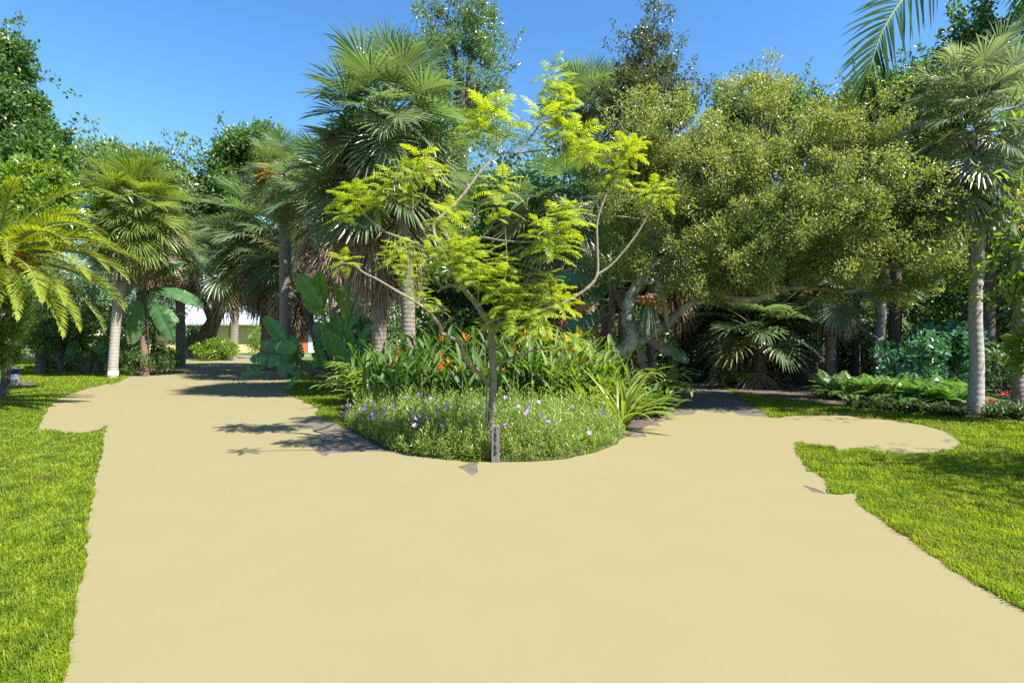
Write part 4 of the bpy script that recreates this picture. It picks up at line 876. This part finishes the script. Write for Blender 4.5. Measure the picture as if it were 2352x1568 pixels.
# ------------------------------------------------------------------ big-leaved plants
def blade(mb, base, tip, width, sag=.15, up=(0, 0, 1), tear=0., vee=.25, m=0, n=22, prof=(.55, .5), face=None, seed=None):
    """a paddle leaf: curved midrib, two halves, wavy or torn margins"""
    base, tip = np.asarray(base, float), np.asarray(tip, float); L = np.linalg.norm(tip - base)
    c = (base + tip) / 2 + np.array((0, 0, sag * L)); t = np.linspace(0, 1, n)[:, None]
    P = (1 - t) ** 2 * base + 2 * t * (1 - t) * c + t ** 2 * tip; T = nrm(np.gradient(P, axis=0))
    f = np.asarray(face if face is not None else (rng.normal(0, .35), -.75, .55), float)
    S = nrm(np.cross(T, np.broadcast_to(f, T.shape))); N = nrm(np.cross(S, T))
    w = width * np.sin(PI * np.clip(t[:, 0] * .93 + .04, 0, 1)) ** prof[0]
    w[-1] *= .25
    strips(mb, P[None] + (N * .004)[None], np.clip(w * .06, .006, .05)[None], S[None], m=m)
    for sg in (-1, 1):
        off = 0.; rows = []
        wave = rng.normal(0, .02, n) * width * 2
        k = 4; q = np.linspace(0, 1, k)
        i = 0
        while i < n - 1:
            if tear > 0: j = min(n - 1, i + rng.integers(1, 4))
            else: j = n - 1
            idx = np.arange(i, j + 1); dr = rng.uniform(0, tear) if tear else 0
            gap = np.zeros(len(idx))
            V = P[idx][:, None] + sg * S[idx][:, None] * (w[idx, None, None] * .5 * q[None, :, None]) * (1 - .25 * dr) + N[idx][:, None] * ((vee * q - .35 * vee * q ** 2 * 2)[None, :, None] * w[idx, None, None] * .5) + GR * (dr * q ** 1.5)[None, :, None] * w[idx, None, None] * .6 + N[idx][:, None] * (wave[idx, None] * q[None] ** 2)[..., None]
            if tear and len(idx) > 1:
                V[-1, 1:] += (V[-2, 1:] - V[-1, 1:]) * (.18 + .25 * dr) * q[1:, None]
            a = np.arange((len(idx) - 1) * k).reshape(len(idx) - 1, k)[:, :k - 1].ravel()
            mb.add(V, np.stack([a, a + 1, a + k + 1, a + k], 1), m); i = j
def leafy(root, base, b0, tip, width, mat, sag=.1, tear=0., pr=.02, part='leaf', **k):
    mb = MB()
    if base is not None: 
        base = np.asarray(base, float); b0 = np.asarray(b0, float)
        tube(mb, [base, (base + b0) / 2 + np.array((0, 0, .08)), b0], [pr, pr * .8, pr * .55], 5, 3, m=1, cap=False)
    blade(mb, b0, tip, width, sag, tear=tear, **k); return mb.build(part, [M[mat], M['petiole']], root, True)

# paddle-leaved plant, upright clump
Y = 16.
root = thing('paddle_leaf_plant', 'upright clump of paddle-leaved bird of paradise left of the orange flower bed', 'plant', A(778, 892, Y) * np.array((1, 1, 0)))
bs = A(778, 892, Y)
for (bx, by, tx, ty, wd, m_, tear, dy) in [(737, 704, 683, 632, .5, 'bop_lit', 0, -.2), (740, 708, 733, 622, .42, 'bop', 0, 0), (799, 728, 785, 676, .34, 'bop', .3, .1), (803, 712, 838, 660, .42, 'bop', .5, .2), (803, 748, 830, 702, .36, 'bop', .4, 0), (819, 814, 850, 742, .34, 'bop', 0, -.3), (763, 816, 746, 754, .34, 'bop', 0, -.5),
                                  (787, 822, 763, 764, .36, 'bop_lit', 0, -.6), (739, 816, 722, 778, .3, 'bop', .2, -.3), (799, 696, 806, 636, .36, 'bop', .2, .4), (745, 720, 697, 690, .38, 'bop', .3, .2), (808, 806, 800, 752, .3, 'bop', 0, -.2), (775, 830, 790, 780, .3, 'bop', 0, -.6), (735, 800, 760, 740, .3, 'bop', .2, .3), (760, 830, 715, 812, .26, 'bop', .4, .1), (795, 760, 818, 690, .4, 'bop', 0, .2), (775, 790, 772, 720, .4, 'bop', 0, .3), (750, 790, 725, 740, .4, 'bop', 0, .2), (812, 840, 838, 790, .34, 'bop', 0, -.4), (745, 845, 728, 800, .32, 'bop', 0, -.4), (790, 850, 812, 795, .34, 'bop', 0, -.6), (788, 706, 770, 650, .36, 'bop', .2, .5)]:
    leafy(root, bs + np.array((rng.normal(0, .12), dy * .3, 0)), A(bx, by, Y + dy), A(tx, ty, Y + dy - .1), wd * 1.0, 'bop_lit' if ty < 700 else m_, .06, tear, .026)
mb = MB()
for i in range(44):
    a = rng.random() * 6.28; p = bs + np.array((math.cos(a) * .2, math.sin(a) * .15, -.03)); tube(mb, [p, p + np.array((math.cos(a) * .1, 0, .5)), p + np.array((math.cos(a) * .25, math.sin(a) * .2, rng.uniform(.8, 1.4)))], [.04, .03, .014], 5, 3)
mb.build('leaf_stalk', M['palm_dark'], root)
# fallen stem with leaves
root = thing('fallen_banana_plant', 'toppled banana plant, brown husky stem on the grass, leaves over the drive', 'plant', A(808, 893, 15.7) * np.array((1, 1, 0)))
mb = MB(); tube(mb, [A(812, 892, 15.6), A(770, 872, 15.7), A(728, 856, 15.8), A(688, 832, 16)], [.16, .17, .14, .1], 9, 6, .12)
for i in range(40):
    t = rng.random(); p = A(800 - 100 * t, 886 - 42 * t, 15.45); e = p + np.array((rng.uniform(-.4, .1), -.1, rng.uniform(-.35, -.05)))
    e[2] = max(e[2], .03); tube(mb, [p, (p + e) / 2 + np.array((0, -.05, .05)), e], [.02, .015, .004], 3, 2)
mb.build('stem', M['huskbark'], root, True)
cr = A(688, 832, 16)
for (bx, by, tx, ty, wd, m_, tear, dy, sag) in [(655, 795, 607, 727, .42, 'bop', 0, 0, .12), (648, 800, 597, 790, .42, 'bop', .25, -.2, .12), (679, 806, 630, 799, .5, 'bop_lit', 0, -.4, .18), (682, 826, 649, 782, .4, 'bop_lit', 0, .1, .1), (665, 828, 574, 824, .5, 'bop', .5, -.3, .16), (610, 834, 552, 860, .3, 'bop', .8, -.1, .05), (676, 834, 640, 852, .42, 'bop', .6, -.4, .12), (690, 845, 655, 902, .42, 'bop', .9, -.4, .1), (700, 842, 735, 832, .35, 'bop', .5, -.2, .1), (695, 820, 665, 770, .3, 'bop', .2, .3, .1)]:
    leafy(root, cr, A(bx, by, 16 + dy), A(tx, ty, 16 + dy), wd, m_, sag, tear, .03)

# banana at the left
Y = 21.
root = thing('banana_plant', 'banana plant with long drooping green leaves beside the sunlit fan palm', 'plant', A(330, 860, Y) * np.array((1, 1, 0)))
mb = MB(); tube(mb, [A(332, 862, Y), A(331, 780, Y), A(329, 675, Y)], [.16, .13, .08], 9, 5, .04); mb.build('stem', M['huskbark'], root, True)
cr = A(329, 680, Y)
for (bx, by, tx, ty, wd, m_, tear, dy, sag) in [(320, 648, 260, 700, .5, 'banana', .15, -.4, .12), (340, 640, 422, 606, .5, 'banana', .3, .2, .12), (344, 666, 469, 708, .5, 'banana', .2, -.3, .2), (320, 690, 300, 790, .62, 'banana', .5, -.3, .06), (342, 678, 398, 782, .62, 'banana', .5, -.4, .12), (330, 640, 352, 620, .4, 'banana_lit', 0, 0, .1), (335, 680, 330, 770, .4, 'banana', .5, .4, .1), (345, 690, 410, 740, .45, 'banana', .5, .5, .15), (312, 690, 270, 745, .42, 'banana', .4, .5, .15), (330, 655, 300, 612, .4, 'banana', .2, .5, .1)]:
    leafy(root, cr, A(bx, by, Y + dy), A(tx, ty, Y + dy), wd, m_, sag, tear, .035)
leafy(root, None, A(303, 745, Y - .35), A(300, 790, Y - .4), .16, 'banana_gold', .05, .5)
# philodendron
Y = 22.5
root = thing('philodendron', 'dark big-leaved philodendron at the back of the left lawn', 'plant', A(205, 856, Y) * np.array((1, 1, 0)))
for i in range(30):
    a = rng.uniform(0, 2 * PI); q = rng.uniform(.3, 1); c = A(205 + 62 * math.cos(a) * q, 812 - 36 * q * abs(math.sin(a)) + 14 * (1 - q), Y + math.sin(a) * .6)
    d = np.array((math.cos(a) * .55, -.15, -.25)); leafy(root, A(205, 850, Y), c, c + d, .42, 'bop', .15, .1, .02)
mb = MB()
for px in (186, 200, 222): tube(mb, [A(px, 862, Y), A(px + 4, 835, Y), A(204, 815, Y)], [.22, .16, .08], 8, 4, .1)
mb.build('stem', M['darkbark'], root, True)

# banana clump behind the island
Y = 13.6
root = thing('banana_clump', 'banana clump with backlit green and withered orange leaves behind the orange flowers', 'plant', A(1410, 915, Y) * np.array((1, 1, 0)))
mb = MB()
for px, tx, dy in [(1405, 1405, 0), (1430, 1428, .4), (1395, 1380, .8)]:
    tube(mb, [A(px, 918, Y + dy), A(px, 800, Y + dy), A(tx, 660, Y + dy)], [.14, .12, .07], 9, 5, .05)
mb.build('stem', M['huskbark'], root, True)
for (ox, oy, bx, by, tx, ty, wd, m_, tear, dy, sag) in [(1405, 670, 1390, 648, 1256, 640, .5, 'banana', .5, -.1, .16), (1405, 670, 1390, 630, 1321, 580, .5, 'banana', .4, .1, .08), (1400, 640, 1394, 584, 1376, 520, .36, 'banana', 0, -.3, .02), (1430, 660, 1440, 640, 1482, 556, .6, 'banana_lit', .15, .2, .06), (1425, 660, 1432, 620, 1410, 560, .5, 'banana', .3, .4, .05), (1428, 650, 1450, 600, 1486, 524, .5, 'banana', .2, .8, .04),
                          (1410, 670, 1462, 686, 1540, 718, .42, 'banana_gold', .4, -.2, .2), (1410, 690, 1455, 690, 1535, 700, .4, 'banana_dead', .3, 0, .25), (1408, 660, 1412, 660, 1428, 705, .26, 'banana_dead', .6, -.5, .05), (1400, 700, 1373, 720, 1305, 758, .5, 'banana', .5, -.2, .12), (1400, 720, 1370, 745, 1350, 775, .3, 'banana_gold', .7, -.2, .1), (1440, 720, 1487, 776, 1582, 833, .4, 'banana', .5, -.6, .16), (1440, 730, 1480, 776, 1540, 812, .32, 'banana_dead', .4, -.7, .16),
                          (1395, 690, 1360, 700, 1322, 712, .2, 'banana_gold', .3, -.4, .1), (1420, 660, 1400, 660, 1340, 690, .45, 'banana', .4, .3, .15), (1430, 650, 1470, 640, 1530, 660, .45, 'banana', .4, .6, .15), (1430, 760, 1470, 800, 1480, 850, .26, 'banana_dead', .5, -.6, .1)]:
    leafy(root, A(ox, oy, Y + dy), A(bx, by, Y + dy), A(tx, ty, Y + dy), wd, m_, sag, tear, .03)
mb = MB(); c = A(1388, 772, 12.6); n = 26
for i in range(n):
    pass
blade(mb, c + np.array((0, 0, .1)), c + np.array((.02, -.05, -.16)), .16, .05); blade(mb, c + np.array((.03, 0, .1)), c + np.array((.1, -.02, -.1)), .14, .1); blade(mb, c + np.array((-.02, 0, .1)), c + np.array((-.1, -.02, -.1)), .14, .1)
mb.build('flower', M['maroon'], root)

# strap-leaved epiphyte hanging in the fork
c = A(1488, 708, 11.7); mb = MB(); n = 90
a = rng.random(n) * 2 * PI; D0 = np.stack([np.cos(a), np.sin(a), rng.uniform(.1, .9, n)], 1); t = np.linspace(0, 1, 7)
Dt = nrm(D0[:, None] + GR * (3.2 * t ** 1.0)[None, :, None]); L = rng.uniform(.55, 1.1, n)
P = c + np.concatenate([np.zeros((n, 1, 3)), np.cumsum((L / 6)[:, None, None] * Dt[:, 1:], 1) * np.array((.42, .42, .9))], 1)
strips(mb, P, .028 * np.array([[.8, 1, 1, .9, .7, .45, .08]]) * np.ones((n, 1)), nrm(np.cross(Dt, np.array((0, 0, 1.)) + Dt * 0 + rng.normal(0, .2, (n, 1, 3)))))
tag(mb.build('hanging_epiphyte', M['till'], None, origin=tuple(c)), 'grey-green strap-leaved air plant hanging in the fork of the leaning tree', 'plant')

# ------------------------------------------------------------------ flower bed: heliconia, ginger, crinum
def strap_leaves(mb, B, az, L, W, elev, bend, fold=.18, S=8, wprof=None, m=0):
    n = len(B); t = np.linspace(0, 1, S); th = elev[:, None] - bend[:, None] * t[None] ** 1.2
    h = np.stack([np.cos(az), np.sin(az), np.zeros(n)], 1); Dt = np.cos(th)[..., None] * h[:, None] + np.sin(th)[..., None] * np.array((0, 0, 1.))
    P = B[:, None] + np.concatenate([np.zeros((n, 1, 3)), np.cumsum((L / (S - 1))[:, None, None] * Dt[:, 1:], 1)], 1)
    s = np.repeat(np.stack([-np.sin(az), np.cos(az), np.zeros(n)], 1)[:, None], S, 1)
    N = nrm(np.cross(Dt, s)); N = np.where((N[..., 2:3] < 0), -N, N)
    wp = np.array(wprof if wprof is not None else [.35, .75, 1, 1, .95, .8, .5, .06])
    strips(mb, P, W[:, None] * wp[None], s, N, fold, m)
    return P
FL = MB()
for i in range(6):
    a = i * 2.2; up = .25 + .13 * i; d = nrm(np.array((math.cos(a) * .8, math.sin(a) * .8, up)))
    P = np.array([(0, 0, i * .012), d * .045 + np.array((0, 0, i * .014)), d * .1 + np.array((0, 0, i * .016 + .015))]); s = nrm(np.cross(d, (0.1, .2, 1)))
    strips(FL, P[None], np.array([[.012, .024, .003]]), np.repeat(s[None, None], 3, 1))
FLM = FL.data('flower', M['orange'])
flowers = [(685,920),(705,905),(735,900),(825,895),(785,935),(720,840),(835,1035),(950,935),(970,940),(1010,915),(955,870),(1060,950),(970,770),(1105,770),(1335,960),(1375,835),(1590,905),(1550,1020),(1605,770),(1640,770),(1655,680),(1690,775),(1720,845),(1740,895),(1775,735),(1815,915),(1590,730),(1485,895),(1705,1030),(1475,765),(1445,740),(695,930),(715,915),(940,925),(1000,925),(840,1020)]
flw = [A(627.2 + a * .4, 470.4 + b_ * .4, 10.6 + (1100 - b_) / 400 * 1.1) for a, b_ in flowers]
clumps = []
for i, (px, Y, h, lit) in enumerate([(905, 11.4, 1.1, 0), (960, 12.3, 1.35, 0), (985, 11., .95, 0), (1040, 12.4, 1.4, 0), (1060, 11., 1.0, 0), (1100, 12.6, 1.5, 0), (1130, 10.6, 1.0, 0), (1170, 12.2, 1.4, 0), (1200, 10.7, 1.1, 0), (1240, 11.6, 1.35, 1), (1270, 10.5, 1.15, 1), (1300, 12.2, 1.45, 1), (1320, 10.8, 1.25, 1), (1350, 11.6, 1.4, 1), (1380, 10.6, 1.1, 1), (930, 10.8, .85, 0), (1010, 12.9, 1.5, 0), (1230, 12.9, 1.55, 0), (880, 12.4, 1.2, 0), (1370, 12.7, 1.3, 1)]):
    x = A(px, 900, Y)[0]
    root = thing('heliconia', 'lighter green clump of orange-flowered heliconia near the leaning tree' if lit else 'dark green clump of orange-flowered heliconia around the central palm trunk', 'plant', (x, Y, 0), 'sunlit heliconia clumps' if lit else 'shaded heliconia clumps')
    mb = MB(); ns = 26; sx = x + rng.normal(0, .3, ns); sy = Y + rng.normal(0, .3, ns)
    for a, b_ in zip(sx, sy):
        hh = 1.3 * h * rng.uniform(.55, 1.0); k = rng.integers(4, 7); z = np.linspace(hh * .15, hh * .75, k); az = rng.random() * 6.28 + np.arange(k) * PI + rng.normal(0, .3, k)
        tube(mb, [(a, b_, 0), (a + rng.normal(0, .03), b_, hh * .5), (a + rng.normal(0, .05), b_, hh * .8)], [.012, .008, .005], 4, 2, m=1, cap=False)
        strap_leaves(mb, np.stack([np.full(k, a), np.full(k, b_), z], 1), az, rng.uniform(.35, .6, k), rng.uniform(.06, .095, k), rng.uniform(.85, 1.4, k), rng.uniform(.3, 1.2, k))
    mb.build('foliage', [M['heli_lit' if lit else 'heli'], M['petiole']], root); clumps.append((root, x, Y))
for p in flw:
    root, x, Y = min(clumps, key=lambda c: (c[1] - p[0]) ** 2 + .2 * (c[2] - p[1]) ** 2)
    s = random.uniform(.8, 1.2); link('flower', FLM, root, tuple(p - np.array((0, 0, .04)) - np.array(root.location)), (random.uniform(-.3, .3), random.uniform(-.3, .3), random.uniform(0, 6)), s)
    mb = MB(); tube(mb, [(p[0] + .05, p[1] + .1, max(0, p[2] - .6)), (p[0], p[1], p[2])], [.006, .005], 3, 2); mb.build('flower_stalk', M['petiole'], root)
# ginger at the left end: leaves in arching tiers
for i, (px, Y, h, lab) in enumerate([(885, 12.0, 1.0, 'glossy arching shell ginger at the left end of the flower bed, lower front clump'), (862, 12.9, 1.3, 'glossy arching shell ginger at the left end of the flower bed, taller rear clump'), (1480, 12.4, 1.25, 'arching glossy ginger on the right rim of the island, under the fallen banana leaf')]):
    x = A(px, 900, Y)[0]; root = thing('shell_ginger', lab, 'plant', (x, Y, 0)); mb = MB()
    for k in range(34):
        az = rng.random() * 6.28; el = rng.uniform(.75, 1.35); L = h * rng.uniform(.8, 1.2); b0 = np.array((x + rng.normal(0, .15), Y + rng.normal(0, .15), 0)); pts = [b0]; th = el
        for q in range(6):
            th = el - 1.1 * (q / 5) ** 1.3; pts.append(pts[-1] + np.array((math.cos(th) * math.cos(az), math.cos(th) * math.sin(az), math.sin(th))) * L / 6)
        tube(mb, pts, [.014, .01, .004], 4, raw=True, m=1, cap=False); pp = spline(pts, 4); m_ = 14; ii = np.linspace(6, len(pp) - 1, m_).astype(int)
        azz = az + np.where(np.arange(m_) % 2 == 0, 1, -1) * rng.uniform(.5, 1.0, m_)
        strap_leaves(mb, pp[ii], azz, rng.uniform(.28, .45, m_), rng.uniform(.045, .07, m_), rng.uniform(-.1, .5, m_), rng.uniform(.3, .9, m_))
    mb.build('foliage', [M['ginger'], M['petiole']], root)
# crinum / bromeliad straps at the right end of the island
for px, py, Y, n, L, lab in [(1425, 985, 9.2, 48, 1.2, 'large yellow-green strap-leaved crinum at the right end of the hedge'), (1365, 960, 10., 34, 1.15, 'yellow-green strap-leaved crinum half hidden behind the petunias'), (1468, 960, 10.4, 26, .7, 'small yellow-green strap-leaved plant on the right island rim')]:
    x = A(px, py, Y)[0]; root = thing('crinum_lily', lab, 'plant', (x, Y, 0)); mb = MB()
    strap_leaves(mb, np.stack([x + rng.normal(0, .06, n), Y + rng.normal(0, .06, n), np.full(n, .02)], 1), rng.random(n) * 6.28, L * rng.uniform(.65, 1.1, n), rng.uniform(.06, .09, n), rng.uniform(.75, 1.45, n), rng.uniform(.3, 1.5, n))
    mb.build('foliage', M['strap'], root)
# low leafy edging on the right rim of the island
for px, Y, lab in [(1500, 10.6, 'leafy green edging plant where the island meets the right drive, nearer one'), (1508, 12.4, 'leafy green edging plant where the island meets the right drive, farther one')]:
    x = A(px, 900, Y)[0]; root = thing('edging_plant', lab, 'plant', (x, Y, 0)); mb = MB(); n = 70
    strap_leaves(mb, np.stack([x + rng.normal(0, .18, n), Y + rng.normal(0, .25, n), rng.uniform(.02, .35, n)], 1), rng.random(n) * 6.28, rng.uniform(.3, .5, n), rng.uniform(.08, .13, n), rng.uniform(.4, 1.3, n), rng.uniform(.6, 1.6, n))
    mb.build('foliage', M['heli'], root)

# ------------------------------------------------------------------ right border: ferns, bromeliads
def fern_parts(x, y, s, label, group, n=26):
    root = thing('fern', label, 'fern', (x, y, 0), group); mb = MB()
    for k in range(n):
        az = k * 2.4 + rng.normal(0, .2); el = rng.uniform(.6, 1.4); L = s * rng.uniform(.7, 1.1); bend = rng.uniform(.8, 1.5); pos = np.array((x, y, 0.02)); P = [pos]; T = []
        for q in range(9):
            th = el - bend * ((q + .5) / 9) ** 1.2; d = np.array((math.cos(th) * math.cos(az), math.cos(th) * math.sin(az), math.sin(th))); T.append(d); pos = pos + d * L / 9; P.append(pos)
        P = np.array(P); T = np.array(T + [T[-1]]); s0 = np.array((-math.sin(az), math.cos(az), 0)); m_ = 15
        for sg in (-1, 1):
            t = np.linspace(.18, .98, m_); qq = np.clip(t * 9, 0, 8.99); i0 = qq.astype(int); f = (qq - i0)[:, None]; B = P[i0] * (1 - f) + P[i0 + 1] * f
            D = nrm(sg * s0 + T[i0] * .45 + GR * .15); ln = s * .2 * np.sin(PI * np.clip(.1 + .87 * t, 0, 1)) ** .7
            up = nrm(np.cross(T[i0], s0[None])); leaves(mb, B, D, up, ln, .055 * s, curl=.1)
    mb.build('foliage', M['fern'], root); return root
r = random.Random(3); fern_spots = []
for i in range(20):
    px = 1915 + i * 15.5 + r.uniform(-8, 8); Y = 13.6 - i * .1 + (i % 3) * .7; fern_spots.append((A(px, 900, Y)[0], Y, r.uniform(.7, .95)))
FE = [fern_parts(*fern_spots[i], 'feathery light green fern massed in front of the shaded wood at right', 'ferns along the right-hand border') for i in range(3)]
bases = [((f.location.x, f.location.y), kids(f)) for f in FE]
for i, (x, y, s) in enumerate(fern_spots[3:]):
    copy_tree(FE[i % 3], bases[i % 3][1], (x, y, 0), r.uniform(0, 6.28), r.uniform(.85, 1.1))
def brom(x, y, label, group, mat='brom', n=34, L=.42, fl=None):
    root = thing('bromeliad', label, 'plant', (x, y, 0), group); mb = MB()
    strap_leaves(mb, np.stack([x + rng.normal(0, .05, n), y + rng.normal(0, .05, n), np.full(n, .02)], 1), rng.random(n) * 6.28, L * rng.uniform(.7, 1.15, n), rng.uniform(.03, .045, n), rng.uniform(.5, 1.4, n), rng.uniform(.7, 1.7, n))
    mb.build('foliage', M[mat], root)
    if fl: 
        f = MB(); n = 12; strap_leaves(f, np.tile(np.array([[x, y, .3]]), (n, 1)), rng.random(n) * 6.28, rng.uniform(.06, .12, n), np.full(n, .03), rng.uniform(.5, 1.4, n), rng.uniform(.2, .8, n)); f.build('flower', M[fl], root)
    return root
ed = [(1985, 938), (2015, 942), (2045, 945), (2075, 948), (2105, 950), (2135, 953), (2165, 956), (2195, 959), (2218, 962), (1960, 934), (2030, 938), (2090, 944), (2150, 950), (2205, 954)]
B0 = brom(*G(*ed[0])[:2], 'dark glossy strap-leaved bromeliad edging the lawn below the ferns', 'bromeliads edging the right lawn'); ch = kids(B0)
for p in ed[1:]: q = G(*p); copy_tree(B0, ch, (q[0], q[1] + .15, 0), r.uniform(0, 6.28), r.uniform(.85, 1.15))
ed = [(2275, 962), (2305, 958), (2335, 964), (2290, 950), (2325, 948), (2360, 955), (2350, 966)]
B1 = brom(*G(*ed[0])[:2], 'red-flowered bromeliad in the corner bed right of the pale-trunked palm', 'bromeliads of the corner bed', fl='red'); ch = kids(B1)
for i, p in enumerate(ed[1:]): q = G(*p); copy_tree(B1, ch if i == 3 else [c for c in ch if not c.name.startswith('flower')], (q[0], q[1] + .15, 0), r.uniform(0, 6.28), r.uniform(.85, 1.15), None if i == 3 else 'flowerless dark bromeliad in the corner bed right of the pale-trunked palm')

# ------------------------------------------------------------------ house far left, lamp on the lawn
hx0, hx1, hy = A(330, 800, 50)[0], A(735, 800, 50)[0], 50.
root = thing('house', 'pale yellow bungalow with a white roof glimpsed through the trunks', 'house', ((hx0 + hx1) / 2, hy, 0))
mb = MB(); box(mb, ((hx0 + hx1) / 2, hy + 4, 1.15), (hx1 - hx0, 8, 2.5)); mb.build('wall', M['wallpaint'], root)
mb = MB(); x0, x1, z0, z1 = hx0 - .6, hx1 + .6, 2.4, 4.6
V = [(x0, hy - .8, z0), (x1, hy - .8, z0), (x1, hy + 8.8, z0), (x0, hy + 8.8, z0), (x0, hy - .8, z0 + .18), (x1, hy - .8, z0 + .18), (x1, hy + 8.8, z0 + .18), (x0, hy + 8.8, z0 + .18), (x0 + 3, hy + 4, z1), (x1 - 3, hy + 4, z1)]
mb.add(V, [[0, 1, 5, 4], [1, 2, 6, 5], [2, 3, 7, 6], [3, 0, 4, 7], [3, 2, 1, 0], [4, 5, 9, 8], [6, 7, 8, 9]]); mb.add(np.array(V), [[5, 6, 9], [7, 4, 8]]); mb.build('roof', M['roofwhite'], root)
dx = A(694, 780, 49.9)[0]
mb = MB(); box(mb, (dx, hy - .04, 1.05), (1.0, .07, 2.1)); d = mb.build('door', M['doorpaint'], root)
mb = MB(); box(mb, (dx - .7, hy - .045, 1.1), (.35, .08, 2.2)); box(mb, (dx + .7, hy - .045, 1.1), (.35, .08, 2.2)); mb.build('door_frame', M['white'], root)
for px in (440, 655):
    wx = A(px, 780, 49.9)[0]; mb = MB(); box(mb, (wx, hy - .03, 1.5), (1.1, .06, .9)); o = mb.build('window', M['glass'], root)
    mb = MB(); box(mb, (wx, hy - .05, 2.0), (1.3, .08, .1)); box(mb, (wx, hy - .05, 1.0), (1.3, .1, .1)); box(mb, (wx - .6, hy - .05, 1.5), (.1, .08, .9)); box(mb, (wx + .6, hy - .05, 1.5), (.1, .08, .9)); f = mb.build('window_frame', M['white'], root); 

b = G(36, 884); Y = b[1]; px = Y / F
root = thing('garden_lamp', 'small white garden spotlight on a stem over a soil patch', 'lamp', (b[0], b[1], 0)); x, y = b[0], b[1]
mb = MB(); tube(mb, [(x, y, -.02), (x, y, .14)], [.05, .045], 12, 2); mb.build('stem', M['greyplastic'], root, True)
mb = MB(); box(mb, (x, y, .235), (.21, .16, .18), bev=.02); mb.build('junction_box', M['white'], root)
mb = MB(); tube(mb, [(x, y, .32), (x, y, .40)], [.03, .03], 8, 2); mb.build('bracket', M['blackmetal'], root, True)
mb = MB(); tube(mb, [(x - .13, y - .1, .40), (x + .08, y + .02, .46)], [.07, .1], 14, 3); tube(mb, [(x + .08, y + .02, .46), (x + .1, y + .03, .466)], [.115, .115], 14, 2); mb.build('lamp_head', M['blackmetal'], root, True)
mb = MB(); box(mb, (x, y - .03, .515), (.32, .26, .04), bev=.015); o = mb.build('lamp_visor', M['white'], root); 
b = G(16, 886); mb = MB(); box(mb, (0, 0, .07), (.3, .22, .17), bev=.015); box(mb, (0, 0, .162), (.33, .25, .02), bev=.006)
o = mb.build('valve_box', M['greyplastic'], None); o.location = (b[0], b[1], 0); tag(o, 'small grey irrigation box on the soil beside the garden spotlight', 'utility box')
